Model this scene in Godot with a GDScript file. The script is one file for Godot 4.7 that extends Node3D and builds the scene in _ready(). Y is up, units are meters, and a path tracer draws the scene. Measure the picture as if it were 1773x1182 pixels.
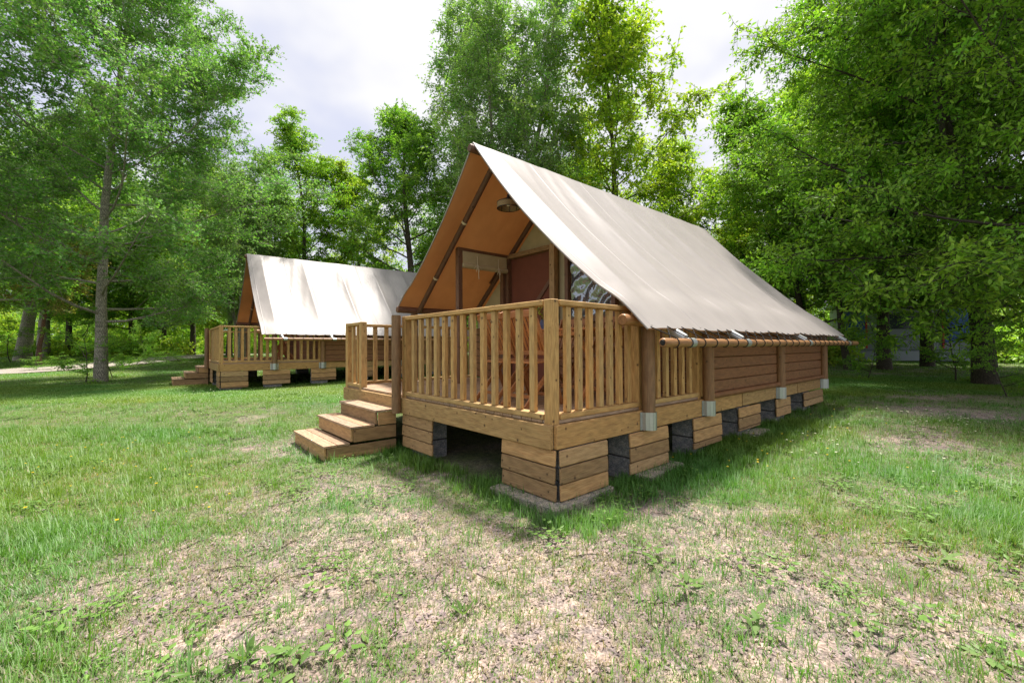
extends Node3D
# A wooded campsite: two canvas lodges on timber decks, a worn lawn and woodland all round.

const DECK := 0.77        # top of deck boards in a lodge's own frame
const RAIL := 1.74        # top of the railing
const T1 := 1.26
const T2 := 2.52
const T3 := 4.9
const T4 := 7.2
const SL := 4.53          # deck width
const RAFTERS := [1.3, 2.52, 3.7, 4.9, 6.05, 7.2]

var rng := RandomNumberGenerator.new()
var noise_a := FastNoiseLite.new()
var noise_b := FastNoiseLite.new()
var names := {}
var box_cache := {}
var pole_cache := {}
var mats := {}
var img_wood: ImageTexture
var img_wood_h: ImageTexture
var img_bark: ImageTexture
var img_soil: ImageTexture
var img_canvas: ImageTexture
var lodge_frame := Transform3D()

# ------------------------------------------------------------------ geometry collector
class Geo:
	var v := PackedVector3Array()
	var n := PackedVector3Array()
	var c := PackedColorArray()
	var ix := PackedInt32Array()
	var use_c := false
	func vert(p: Vector3, nn: Vector3, col := Color.WHITE) -> int:
		v.append(p); n.append(nn); c.append(col)
		return v.size() - 1
	func tri(a: int, b: int, d: int) -> void:
		# keep the winding clockwise as seen from the side the normals point to
		var g := (v[d] - v[a]).cross(v[b] - v[a])
		if g.dot(n[a] + n[b] + n[d]) < 0.0:
			ix.append(a); ix.append(d); ix.append(b)
		else:
			ix.append(a); ix.append(b); ix.append(d)
	func quad(a: int, b: int, d: int, e: int) -> void:
		tri(a, b, d); tri(a, d, e)
	func flat_quad(a: Vector3, b: Vector3, d: Vector3, e: Vector3, nn: Vector3, col := Color.WHITE) -> void:
		var i := vert(a, nn, col)
		vert(b, nn, col); vert(d, nn, col); vert(e, nn, col)
		quad(i, i + 1, i + 2, i + 3)
	func tube(path: PackedVector3Array, rad: PackedFloat32Array, sides: int, cap := false, col := Color.WHITE) -> void:
		var ref := Vector3(0.31, 0.17, 0.93)
		var first := v.size()
		for i in path.size():
			var d: Vector3
			if i == 0: d = path[1] - path[0]
			elif i == path.size() - 1: d = path[i] - path[i - 1]
			else: d = path[i + 1] - path[i - 1]
			d = d.normalized()
			if absf(d.dot(ref)) > 0.95: ref = Vector3(0.9, 0.3, -0.2)
			var a := d.cross(ref).normalized()
			var b := d.cross(a)
			ref = b.cross(d).normalized() * -1.0 if false else ref
			for k in sides:
				var w := TAU * k / sides
				var o := a * cos(w) + b * sin(w)
				vert(path[i] + o * rad[i], o, col)
		for i in path.size() - 1:
			for k in sides:
				var k2 := (k + 1) % sides
				quad(first + i * sides + k, first + i * sides + k2, first + (i + 1) * sides + k2, first + (i + 1) * sides + k)
		if cap:
			for e in [0, path.size() - 1]:
				var dd: Vector3 = (path[0] - path[1]).normalized() if e == 0 else (path[e] - path[e - 1]).normalized()
				var m := vert(path[e], dd, col)
				var s0 := v.size()
				for k in sides:
					vert(v[first + e * sides + k], dd, col)
				for k in sides:
					tri(m, s0 + k, s0 + (k + 1) % sides)
	func mesh(mat: Material = null) -> ArrayMesh:
		var m := ArrayMesh.new()
		add_to(m, mat)
		return m
	func add_to(m: ArrayMesh, mat: Material) -> void:
		var arr := []
		arr.resize(Mesh.ARRAY_MAX)
		arr[Mesh.ARRAY_VERTEX] = v
		arr[Mesh.ARRAY_NORMAL] = n
		arr[Mesh.ARRAY_INDEX] = ix
		if use_c: arr[Mesh.ARRAY_COLOR] = c
		m.add_surface_from_arrays(Mesh.PRIMITIVE_TRIANGLES, arr)
		if mat: m.surface_set_material(m.get_surface_count() - 1, mat)

# ------------------------------------------------------------------ nodes
func numbered(called: String) -> String:
	var k: int = names.get(called, 0)
	names[called] = k + 1
	return called if k == 0 else "%s_%03d" % [called, k]

func thing(called: String, label: String, category: String, group := "") -> Node3D:
	var o := Node3D.new()
	o.name = numbered(called)
	add_child(o)
	tag(o, label, category, group)
	return o

func tag(o: Node3D, label: String, category: String, group := "", kind := "") -> void:
	if label: o.set_meta("label", label)
	if category: o.set_meta("category", category)
	if group: o.set_meta("group", group)
	if kind: o.set_meta("kind", kind)

func put(parent: Node3D, called: String, m: Mesh, mat: Material = null) -> MeshInstance3D:
	var o := MeshInstance3D.new()
	o.name = called if parent != self else numbered(called)
	o.mesh = m
	if mat: o.material_override = mat
	parent.add_child(o, true)
	return o

func sub(parent: Node3D, called: String) -> Node3D:
	var o := Node3D.new()
	o.name = called
	parent.add_child(o, true)
	return o

# ------------------------------------------------------------------ beams and poles (length along local x, so that the grain follows it)
func box_mesh(l: float, h: float, w: float, bev := 0.004) -> ArrayMesh:
	var key := "%d_%d_%d_%d" % [roundi(l * 500), roundi(h * 1000), roundi(w * 1000), roundi(bev * 10000)]
	if box_cache.has(key): return box_cache[key]
	var g := Geo.new()
	var half := Vector3(l, h, w) * 0.5
	var idx := {}
	for sx in [-1, 1]:
		for sy in [-1, 1]:
			for sz in [-1, 1]:
				var s := Vector3(sx, sy, sz)
				for a in 3:
					var p := Vector3.ZERO
					var nn := Vector3.ZERO
					for b in 3:
						p[b] = s[b] * (half[b] if a == b else half[b] - bev)
					nn[a] = s[a]
					idx[[sx, sy, sz, a]] = g.vert(p, nn)
	for a in 3:
		var b := (a + 1) % 3
		var d := (a + 2) % 3
		for s in [-1, 1]:
			var q := []
			for e in [[-1, -1], [1, -1], [1, 1], [-1, 1]]:
				var k := [0, 0, 0]
				k[a] = s; k[b] = e[0]; k[d] = e[1]
				q.append(idx[[k[0], k[1], k[2], a]])
			g.quad(q[0], q[1], q[2], q[3])
		for sb in [-1, 1]:
			for sd in [-1, 1]:
				var k1 := [0, 0, 0]
				var k2 := [0, 0, 0]
				k1[a] = -1; k1[b] = sb; k1[d] = sd
				k2[a] = 1; k2[b] = sb; k2[d] = sd
				g.quad(idx[[k1[0], k1[1], k1[2], b]], idx[[k2[0], k2[1], k2[2], b]], idx[[k2[0], k2[1], k2[2], d]], idx[[k1[0], k1[1], k1[2], d]])
	for sx in [-1, 1]:
		for sy in [-1, 1]:
			for sz in [-1, 1]:
				g.tri(idx[[sx, sy, sz, 0]], idx[[sx, sy, sz, 1]], idx[[sx, sy, sz, 2]])
	var m := g.mesh()
	box_cache[key] = m
	return m

func along(a: Vector3, b: Vector3, up: Vector3) -> Transform3D:
	var x := (b - a).normalized()
	if absf(x.dot(up)) > 0.98: up = Vector3.BACK if absf(x.y) > 0.9 else Vector3.UP
	var z := x.cross(up).normalized()
	var y := z.cross(x)
	return Transform3D(Basis(x, y, z), (a + b) * 0.5)

func beam(parent: Node3D, called: String, a: Vector3, b: Vector3, h: float, w: float, mat: Material, up := Vector3.UP, bev := 0.004) -> MeshInstance3D:
	var o := put(parent, called, box_mesh((b - a).length(), h, w, bev), mat)
	o.transform = along(a, b, up)
	return o

func pole(parent: Node3D, called: String, a: Vector3, b: Vector3, r: float, mat: Material, sides := 12) -> MeshInstance3D:
	var l := (b - a).length()
	var key := "%d_%d_%d" % [roundi(l * 500), roundi(r * 2000), sides]
	if not pole_cache.has(key):
		var g := Geo.new()
		var e := minf(0.008, r * 0.2)
		g.tube(PackedVector3Array([Vector3(-l / 2, 0, 0), Vector3(-l / 2 + e, 0, 0), Vector3(l / 2 - e, 0, 0), Vector3(l / 2, 0, 0)]), PackedFloat32Array([r - e, r, r, r - e]), sides, true)
		pole_cache[key] = g.mesh()
	var o := put(parent, called, pole_cache[key], mat)
	o.transform = along(a, b, Vector3.UP)
	return o

# ------------------------------------------------------------------ materials
func lin(r: float, g: float, b: float) -> Color:
	return Color(r, g, b).linear_to_srgb()

func make_images() -> void:
	var f := FastNoiseLite.new()
	f.noise_type = FastNoiseLite.TYPE_SIMPLEX_SMOOTH
	f.seed = 11
	f.frequency = 0.22
	f.fractal_octaves = 3
	var fine := f.get_seamless_image(40, 512)
	fine.resize(1024, 512, Image.INTERPOLATE_CUBIC)
	f.seed = 12; f.frequency = 0.03; f.fractal_octaves = 2
	var ring := f.get_seamless_image(36, 256)
	ring.resize(1024, 512, Image.INTERPOLATE_CUBIC)
	f.seed = 13; f.frequency = 0.012; f.fractal_octaves = 4
	var patch := f.get_seamless_image(1024, 512)
	var knots := []
	var r := RandomNumberGenerator.new()
	r.seed = 5
	for i in 13:
		knots.append(Vector3(r.randf() * 1024, r.randf() * 512, r.randf_range(4.0, 8.5)))
	var data := PackedByteArray()
	data.resize(1024 * 512 * 3)
	var high := PackedByteArray()
	high.resize(1024 * 512)
	var at := 0
	for y in 512:
		for x in 1024:
			var yy := float(y)
			var k := 0.0
			for q in knots:
				var dx: float = (x - q.x) / (q.z * 0.55)
				var dy: float = (y - q.y) / (q.z * 2.3)
				var d2 := dx * dx + dy * dy
				if absf(dx) < 3.5 and d2 < 12.0:
					var w := exp(-d2 * 0.9)
					yy += dy * exp(-d2 * 0.35) * q.z * 1.8
					k = maxf(k, w if d2 > 0.35 else 0.85 + 0.15 * sin(d2 * 30.0))
			var yi := posmod(int(yy), 512)
			var rg := 0.5 + 0.5 * sin(ring.get_pixel(x, yi).r * 46.0 + yy / 512.0 * TAU * 7.0)
			rg = pow(rg, 1.6)
			var fi := fine.get_pixel(x, yi).r
			var pa := patch.get_pixel(x, y).r
			var l := 0.96 + (fi - 0.5) * 0.24 - rg * 0.12 + (pa - 0.5) * 0.22
			var kr := 1.0 - 0.62 * k
			data[at * 3] = clampi(int(255.0 * l * kr), 12, 255)
			data[at * 3 + 1] = clampi(int(255.0 * (l * 0.985 - rg * 0.05) * (kr - 0.05 * k)), 8, 255)
			data[at * 3 + 2] = clampi(int(255.0 * (l * 0.95 - rg * 0.08) * (kr - 0.08 * k)), 5, 255)
			high[at] = clampi(int(255.0 * (0.5 + (fi - 0.5) * 0.7 - rg * 0.25)), 0, 255)
			at += 1
	img_wood = ImageTexture.create_from_image(Image.create_from_data(1024, 512, false, Image.FORMAT_RGB8, data))
	img_wood_h = ImageTexture.create_from_image(Image.create_from_data(1024, 512, false, Image.FORMAT_L8, high))
	# bark: vertical streaks with cross cracks
	f.seed = 21; f.frequency = 0.09; f.fractal_octaves = 4
	var bk := f.get_seamless_image(256, 64)
	bk.resize(256, 256, Image.INTERPOLATE_CUBIC)
	f.seed = 22; f.frequency = 0.03
	var bk2 := f.get_seamless_image(256, 256)
	var bd := PackedByteArray()
	bd.resize(256 * 256 * 3)
	at = 0
	for y in 256:
		for x in 256:
			var l := 0.5 + 0.5 * smoothstep(0.25, 0.75, bk.get_pixel(x, y).r) * (0.75 + 0.5 * bk2.get_pixel(x, y).r)
			bd[at] = clampi(int(l * 240), 0, 255); bd[at + 1] = clampi(int(l * 236), 0, 255); bd[at + 2] = clampi(int(l * 228), 0, 255)
			at += 3
	img_bark = ImageTexture.create_from_image(Image.create_from_data(256, 256, false, Image.FORMAT_RGB8, bd))
	# soil: grains, crumbs, pale sand and brown litter
	f.seed = 31; f.frequency = 0.12; f.fractal_octaves = 5
	var s1 := f.get_seamless_image(512, 512)
	f.seed = 32; f.frequency = 0.02; f.fractal_octaves = 4
	var s2 := f.get_seamless_image(512, 512)
	f.seed = 33; f.noise_type = FastNoiseLite.TYPE_CELLULAR; f.frequency = 0.07; f.fractal_octaves = 2
	var s3 := f.get_seamless_image(512, 512)
	var sd := PackedByteArray()
	sd.resize(512 * 512 * 3)
	at = 0
	for y in 512:
		for x in 512:
			var a := s1.get_pixel(x, y).r
			var b := s2.get_pixel(x, y).r
			var d := s3.get_pixel(x, y).r
			var l := 0.8 + (a - 0.5) * 0.5 + (b - 0.5) * 0.35 + (d - 0.5) * 0.3
			var w := (b - 0.5) * 0.25
			sd[at] = clampi(int(255 * l), 20, 255); sd[at + 1] = clampi(int(255 * l * (0.98 - w * 0.25)), 20, 255); sd[at + 2] = clampi(int(255 * l * (0.96 - w * 0.6)), 15, 255)
			at += 3
	img_soil = ImageTexture.create_from_image(Image.create_from_data(512, 512, false, Image.FORMAT_RGB8, sd))
	# canvas: faint weave, blotches and specks
	f.noise_type = FastNoiseLite.TYPE_SIMPLEX_SMOOTH
	f.seed = 41; f.frequency = 0.01; f.fractal_octaves = 5
	var c1 := f.get_seamless_image(512, 512)
	var cd := PackedByteArray()
	cd.resize(512 * 512 * 3)
	at = 0
	for y in 512:
		for x in 512:
			var l := 0.93 + (c1.get_pixel(x, y).r - 0.5) * 0.06 + (0.012 if (x + y) % 2 == 0 else -0.012)
			if r.randf() < 0.00008: l *= 0.45
			cd[at] = clampi(int(255 * l), 0, 255); cd[at + 1] = clampi(int(253 * l), 0, 255); cd[at + 2] = clampi(int(251 * l), 0, 255)
			at += 3
	img_canvas = ImageTexture.create_from_image(Image.create_from_data(512, 512, false, Image.FORMAT_RGB8, cd))

# A few variants of one kind of timber: another cut of the grain and a slightly different tone each.
func wood(kind: String, base: Color, variants := 4, rough := 0.72, spread := 0.12) -> void:
	var list := []
	var r := RandomNumberGenerator.new()
	r.seed = kind.hash()
	for i in variants:
		var m := StandardMaterial3D.new()
		m.resource_name = kind
		var k := 1.0 + r.randf_range(-spread, spread)
		var warm := r.randf_range(-0.06, 0.06)
		m.albedo_color = lin(base.r * k * (1 + warm), base.g * k, base.b * k * (1 - warm * 1.5))
		m.albedo_texture = img_wood
		m.uv1_triplanar = true
		m.uv1_triplanar_sharpness = 4.0
		m.uv1_scale = Vector3(0.42, 3.2, 3.2)
		m.uv1_offset = Vector3(r.randf(), r.randf(), r.randf())
		m.roughness = rough
		m.heightmap_enabled = true
		m.heightmap_texture = img_wood_h
		m.heightmap_scale = 0.08
		list.append(m)
	mats[kind] = list

func W(kind: String) -> Material:
	var l: Array = mats[kind]
	return l[rng.randi() % l.size()]

func plain(kind: String, c: Color, rough: float, metal := 0.0) -> StandardMaterial3D:
	var m := StandardMaterial3D.new()
	m.resource_name = kind
	m.albedo_color = c
	m.roughness = rough
	m.metallic = metal
	mats[kind] = m
	return m

func foliage_mat(kind: String, back: float) -> StandardMaterial3D:
	var m := plain(kind, Color.WHITE, 0.48)
	m.vertex_color_use_as_albedo = true
	m.backlight_enabled = true
	m.backlight = Color(0.95 * back, 1.0 * back, 0.5 * back).linear_to_srgb()
	m.metallic_specular = 0.4
	m.cull_mode = BaseMaterial3D.CULL_DISABLED
	return m

func make_materials() -> void:
	make_images()
	wood("rail", Color(0.53, 0.345, 0.14), 7, 0.7, 0.2)
	wood("deck", Color(0.44, 0.315, 0.22), 6, 0.7, 0.15)
	wood("clad", Color(0.45, 0.295, 0.15), 8, 0.75, 0.28)
	wood("wall", Color(0.255, 0.122, 0.054), 5, 0.7, 0.12)
	wood("fascia", Color(0.46, 0.292, 0.122), 5, 0.72, 0.18)
	wood("log", Color(0.17, 0.09, 0.06), 4, 0.62, 0.12)
	wood("eave_log", Color(0.37, 0.20, 0.092), 2, 0.45, 0.05)
	wood("post_log", Color(0.25, 0.14, 0.066), 4, 0.6, 0.1)
	wood("frame", Color(0.19, 0.10, 0.06), 4, 0.6, 0.15)
	wood("teak", Color(0.47, 0.20, 0.07), 5, 0.5, 0.12)
	var m := plain("canvas", lin(0.49, 0.465, 0.455), 0.48)
	m.albedo_texture = img_canvas
	m.uv1_triplanar = true
	m.uv1_scale = Vector3(0.5, 0.5, 0.5)
	m.backlight_enabled = true
	m.backlight = lin(0.6, 0.5, 0.4)
	m.metallic_specular = 0.55
	m.heightmap_enabled = true
	m.heightmap_texture = img_canvas
	m.heightmap_scale = 0.05
	m = plain("lining", lin(0.62, 0.385, 0.195), 0.8)
	m.albedo_texture = img_canvas
	m.uv1_triplanar = true
	m.uv1_scale = Vector3(0.7, 0.7, 0.7)
	m.backlight_enabled = true
	m.backlight = lin(0.95, 0.72, 0.48)
	m = plain("cream", lin(0.56, 0.48, 0.29), 0.8)
	m.albedo_texture = img_canvas
	m.uv1_triplanar = true
	m = plain("rust_cloth", lin(0.20, 0.06, 0.033), 0.85)
	m.albedo_texture = img_canvas
	m.uv1_triplanar = true
	m = plain("galvanised", lin(0.52, 0.555, 0.57), 0.38, 0.7)
	m.albedo_texture = img_canvas
	m.uv1_triplanar = true
	m.uv1_scale = Vector3(4, 4, 4)
	m = plain("block", lin(0.36, 0.37, 0.39), 0.95)
	m.albedo_texture = img_soil
	m.uv1_triplanar = true
	m.uv1_scale = Vector3(1.5, 1.5, 1.5)
	m.heightmap_enabled = true
	m.heightmap_texture = img_soil
	m.heightmap_scale = 0.4
	m = plain("slab", lin(0.50, 0.46, 0.39), 0.95)
	m.albedo_texture = img_soil
	m.uv1_triplanar = true
	m.uv1_scale = Vector3(1.2, 1.2, 1.2)
	m.heightmap_enabled = true
	m.heightmap_texture = img_soil
	m.heightmap_scale = 0.5
	plain("cord", lin(0.02, 0.018, 0.016), 0.7)
	plain("string", lin(0.6, 0.52, 0.36), 0.8)
	plain("dark_iron", lin(0.02, 0.02, 0.022), 0.5, 0.4)
	plain("film", lin(0.30, 0.33, 0.37), 0.05, 0.7)
	plain("bulb_glass", lin(0.8, 0.78, 0.7), 0.15)
	m = plain("rattan", lin(0.45, 0.32, 0.17), 0.8)
	m.albedo_texture = img_soil
	m.uv1_triplanar = true
	m.uv1_scale = Vector3(4, 4, 4)
	plain("vase", lin(0.05, 0.07, 0.14), 0.25)
	for b in [["bark_grey", Color(0.50, 0.48, 0.42)], ["bark_brown", Color(0.15, 0.125, 0.095)], ["bark_red", Color(0.24, 0.13, 0.09)], ["bark_dark", Color(0.10, 0.085, 0.065)]]:
		var c: Color = b[1]
		m = plain(b[0], lin(c.r, c.g, c.b), 0.9)
		m.albedo_texture = img_bark
		m.uv1_triplanar = true
		m.uv1_scale = Vector3(2.4, 1.5, 2.4)
		m.heightmap_enabled = true
		m.heightmap_texture = img_bark
		m.heightmap_scale = 0.6
	foliage_mat("leaf", 1.0)
	foliage_mat("blade", 0.8)
	m = plain("litter", Color.WHITE, 0.85)
	m.vertex_color_use_as_albedo = true
	m.backlight_enabled = true
	m.backlight = lin(0.25, 0.2, 0.15)
	m = plain("ground", Color.WHITE, 0.97)
	m.albedo_texture = img_soil
	m.uv1_triplanar = true
	m.uv1_world_triplanar = true
	m.uv1_scale = Vector3(0.9, 0.9, 0.9)
	m.vertex_color_use_as_albedo = true
	m.heightmap_enabled = true
	m.heightmap_texture = img_soil
	m.heightmap_scale = 1.6
	m = plain("gravel", lin(0.52, 0.48, 0.44), 0.97)
	m.albedo_texture = img_soil
	m.uv1_triplanar = true
	m.uv1_world_triplanar = true
	m.heightmap_enabled = true
	m.heightmap_texture = img_soil
	m.heightmap_scale = 1.5

# ------------------------------------------------------------------ terrain
func ground_y(x: float, z: float) -> float:
	var d := -z
	var h := 0.085
	h += 0.165 * smoothstep(3.5, 11.0, d)
	h += 0.66 * smoothstep(10.0, 30.0, d)
	h += 0.2 * smoothstep(28.0, 60.0, d)
	h += 0.08 * smoothstep(3.0, 7.0, x) * smoothstep(3.0, 8.0, d)
	h += noise_a.get_noise_2d(x * 0.9, z * 0.9) * 0.05 + noise_b.get_noise_2d(x * 4.0, z * 4.0) * 0.012
	return h

var BARE := [[-1.165, -2.51, 0.6, 1.3], [2.35, -2.15, 0.6, 1.3], [1.36, -2.8, 0.75, 0.85], [0.25, -2.6, 0.6, 0.8], [-0.6, -2.75, 0.5, 0.6], [-2.0, -2.4, 0.55, 0.4], [-1.15, -1.75, 0.6, 0.5], [0.0, -1.85, 0.9, 0.55], [1.3, -1.9, 0.75, 0.65],
	[-1.5, -3.9, 0.8, 0.45], [-3.0, -5.2, 1.0, 0.35], [-4.6, -7.5, 1.3, 0.35], [5.2, -5.3, 0.8, 0.6], [7.5, -7.0, 1.0, 0.4], [8.6, -9.2, 1.2, 0.5], [2.9, -3.6, 0.5, 0.35]]

func lushness(x: float, z: float) -> float:
	var l := 0.86 + noise_a.get_noise_2d(x * 5.0, z * 5.0) * 0.42 + noise_b.get_noise_2d(x * 9.0, z * 9.0) * 0.30
	for b in BARE:
		var dx: float = x - b[0]
		var dz: float = z - b[1]
		l -= b[3] * exp(-(dx * dx + dz * dz) / (b[2] * b[2]))
	l += 0.35 * smoothstep(-2.5, -5.0, x) + 0.2 * smoothstep(-6.0, -12.0, z)
	l += 0.25 * exp(-((x - 2.6) ** 2 + (z + 4.2) ** 2) / 1.2)
	# the packed earth in the shade below the right-hand trees
	l -= 0.22 * smoothstep(7.0, 12.0, x) * smoothstep(-5.0, -9.0, z)
	return clampf(l, 0.0, 1.15)

func under_deck(x: float, z: float) -> bool:
	var q := lodge_frame.affine_inverse() * Vector3(x, 0, z)
	return q.x > -SL + 0.05 and q.x < -0.05 and q.z < -0.05 and q.z > -T4

func build_ground() -> void:
	var xs := PackedFloat32Array()
	var n := 300
	for i in n + 1:
		var k := (float(i) / n) * 2.0 - 1.0
		xs.append(signf(k) * (absf(k) * 9.0 + pow(absf(k), 4.0) * 60.0 + pow(absf(k), 14.0) * 380.0))
	var g := Geo.new()
	g.use_c = true
	var eps := 0.15
	for j in n + 1:
		for i in n + 1:
			var x := xs[i]
			var z := xs[j] - 4.5
			var y := ground_y(x, z)
			var nn := Vector3(ground_y(x - eps, z) - ground_y(x + eps, z), 2 * eps, ground_y(x, z - eps) - ground_y(x, z + eps)).normalized()
			var l := clampf(lushness(x, z), 0.0, 1.0)
			var sandy := clampf(0.5 + noise_a.get_noise_2d(x * 7.0 + 40.0, z * 7.0) * 1.2, 0.0, 1.0)
			var soil := Color(0.40, 0.328, 0.302).lerp(Color(0.49, 0.40, 0.355), sandy)
			if noise_b.get_noise_2d(x * 6.0 - 90.0, z * 6.0) > 0.15: soil = soil.lerp(Color(0.22, 0.175, 0.16), 0.5)
			var thatch := Color(0.12, 0.19, 0.055).lerp(Color(0.20, 0.235, 0.10), clampf(0.5 + noise_b.get_noise_2d(x * 2.0, z * 2.0), 0, 1))
			var col := soil.lerp(thatch, smoothstep(0.25, 0.95, l))
			g.vert(Vector3(x, y, z), nn, col)
	for j in n:
		for i in n:
			var a := j * (n + 1) + i
			g.quad(a, a + 1, a + n + 2, a + n + 1)
	var o := put(self, "ground", g.mesh(), mats.ground)
	tag(o, "worn lawn and bare sandy soil stretching to the woodland", "ground", "", "structure")
	# the pale gravel track behind the left-hand lodge
	var pts := [Vector2(-34, -12.0), Vector2(-26, -14.2), Vector2(-20.8, -17.2), Vector2(-19.3, -20), Vector2(-19.2, -23.5), Vector2(-19.8, -27.5), Vector2(-18.5, -31.5), Vector2(-12, -33.5), Vector2(-2, -34)]
	var cv := Curve3D.new()
	for i in pts.size():
		var tan: Vector2 = (pts[mini(i + 1, pts.size() - 1)] - pts[maxi(i - 1, 0)]) * 0.18
		cv.add_point(Vector3(pts[i].x, 0, pts[i].y), -Vector3(tan.x, 0, tan.y), Vector3(tan.x, 0, tan.y))
	var pg := Geo.new()
	var L := cv.get_baked_length()
	var m := int(L / 0.5)
	for i in m + 1:
		var p := cv.sample_baked(L * i / m)
		var q := cv.sample_baked(minf(L * i / m + 0.1, L)) - cv.sample_baked(maxf(L * i / m - 0.1, 0))
		var side := Vector3(-q.z, 0, q.x).normalized()
		var w := 1.7 + noise_b.get_noise_2d(i * 2.0, 3.0) * 0.5
		for k in 5:
			var e := p + side * w * (k / 2.0 - 1.0)
			pg.vert(Vector3(e.x, ground_y(e.x, e.z) + 0.03 + 0.02 * (1.0 - absf(k / 2.0 - 1.0)), e.z), Vector3.UP)
	for i in m:
		for k in 4:
			pg.quad(i * 5 + k, i * 5 + k + 1, i * 5 + k + 6, i * 5 + k + 5)
	o = put(self, "gravel_path", pg.mesh(), mats.gravel)
	tag(o, "pale gravel track curving through the trees behind the left lodge", "path", "", "structure")

# ------------------------------------------------------------------ leaves, grass
func leaf_into(g: Geo, p: Vector3, d: Vector3, side: Vector3, ln: float, wd: float, col: Color, curl := 0.15, pts := 4) -> void:
	var up := side.cross(d).normalized()
	var tip := p + d * ln - up * ln * curl
	var mid := p + d * ln * 0.45 + up * ln * 0.04
	var l := p + d * ln * 0.42 + side * wd * 0.5 - up * wd * 0.12
	var r := p + d * ln * 0.42 - side * wd * 0.5 - up * wd * 0.12
	var n1 := (up + side * 0.3).normalized()
	var n2 := (up - side * 0.3).normalized()
	if pts <= 4:
		var i := g.vert(p, n1, col)
		g.vert(l, n1, col); g.vert(tip, n1, col)
		g.tri(i, i + 1, i + 2)
		i = g.vert(p, n2, col)
		g.vert(tip, n2, col); g.vert(r, n2, col)
		g.tri(i, i + 1, i + 2)
	else:
		var l2 := p + d * ln * 0.75 + side * wd * 0.33 - up * ln * curl * 0.5
		var r2 := p + d * ln * 0.75 - side * wd * 0.33 - up * ln * curl * 0.5
		var i := g.vert(p, n1, col)
		g.vert(l, n1, col); g.vert(l2, n1, col); g.vert(tip, n1, col); g.vert(mid, n1, col)
		g.tri(i, i + 1, i + 4); g.tri(i + 1, i + 2, i + 4); g.tri(i + 2, i + 3, i + 4)
		i = g.vert(p, n2, col)
		g.vert(r, n2, col); g.vert(r2, n2, col); g.vert(tip, n2, col); g.vert(mid, n2, col)
		g.tri(i, i + 1, i + 4); g.tri(i + 1, i + 2, i + 4); g.tri(i + 2, i + 3, i + 4)

func rand_dir() -> Vector3:
	return Vector3(rng.randfn(), rng.randfn(), rng.randfn()).normalized()

# one leafy spray: a handful of twigs, each with leaves along it
func spray(twigs: int, per: int, R: float, ln: float, wd: float, c0: Color, c1: Color, bark: Material, pts := 4, droop := 0.2) -> ArrayMesh:
	var g := Geo.new()
	g.use_c = true
	var b := Geo.new()
	for t in twigs:
		var d := rand_dir()
		d.y = d.y * 0.55 + 0.1
		d = d.normalized()
		var a := Vector3.ZERO
		var path := PackedVector3Array([a])
		var L := R * rng.randf_range(0.65, 1.1)
		for i in 3:
			d = (d + rand_dir() * 0.25 - Vector3.UP * droop * 0.25).normalized()
			a += d * L / 3.0
			path.append(a)
		b.tube(path, PackedFloat32Array([0.006, 0.005, 0.004, 0.002]), 3)
		for k in per:
			var w := (k + 0.6) / per * 3.0
			var i := mini(int(w), 2)
			var p := path[i].lerp(path[i + 1], w - i)
			var dd := (path[i + 1] - path[i]).normalized()
			var out := (dd * 0.35 + rand_dir() * 0.9 - Vector3.UP * droop).normalized()
			var s := out.cross((Vector3.UP + rand_dir() * 0.7).normalized()).normalized()
			var q := rng.randf()
			var col := c0.lerp(c1, q * q)
			leaf_into(g, p + out * 0.02, out, s, ln * rng.randf_range(0.7, 1.2), wd * rng.randf_range(0.75, 1.15), col, rng.randf_range(0.0, 0.3), pts)
	var m := g.mesh(mats.leaf)
	b.add_to(m, bark)
	return m

var seg_pos := []
func grow(g: Geo, out: Array, p: Vector3, d: Vector3, L: float, r: float, level: int, o: Dictionary) -> void:
	var n := 6 if level == 1 else 3
	var path := PackedVector3Array([p])
	var rad := PackedFloat32Array([r])
	var q := p
	for i in n:
		var lift: float = o.lift if level == 1 else o.lift * 0.5
		d = (d + rand_dir() * (0.16 if level == 1 else 0.28) + Vector3.UP * lift * 0.12).normalized()
		q += d * L / n
		path.append(q)
		rad.append(r * (1.0 - 0.8 * (i + 1.0) / n))
	g.tube(path, rad, 5 if level == 1 else 3)
	if level == 1:
		var kids := int(L * float(o.kids))
		for k in kids:
			var f := 0.22 + 0.78 * (k + rng.randf()) / kids
			var w := f * n
			var i := mini(int(w), n - 1)
			var at := path[i].lerp(path[i + 1], w - i)
			var dd := (path[i + 1] - path[i]).normalized()
			var side := rand_dir()
			side = (side - dd * side.dot(dd)).normalized()
			side.y *= 0.6
			var nd := (dd * 0.6 + side * 0.85).normalized()
			grow(g, out, at, nd, clampf(L * 0.42 * (1.15 - 0.55 * f), 0.5, 2.2) * rng.randf_range(0.7, 1.2), r * 0.28, 2, o)
		out.append(path[n])
	else:
		var m := maxi(2, int(L / float(o.step)))
		for k in m:
			var w := (0.25 + 0.75 * (k + rng.randf()) / m) * n
			var i := mini(int(w), n - 1)
			out.append(path[i].lerp(path[i + 1], w - i) + rand_dir() * 0.15)

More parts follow.
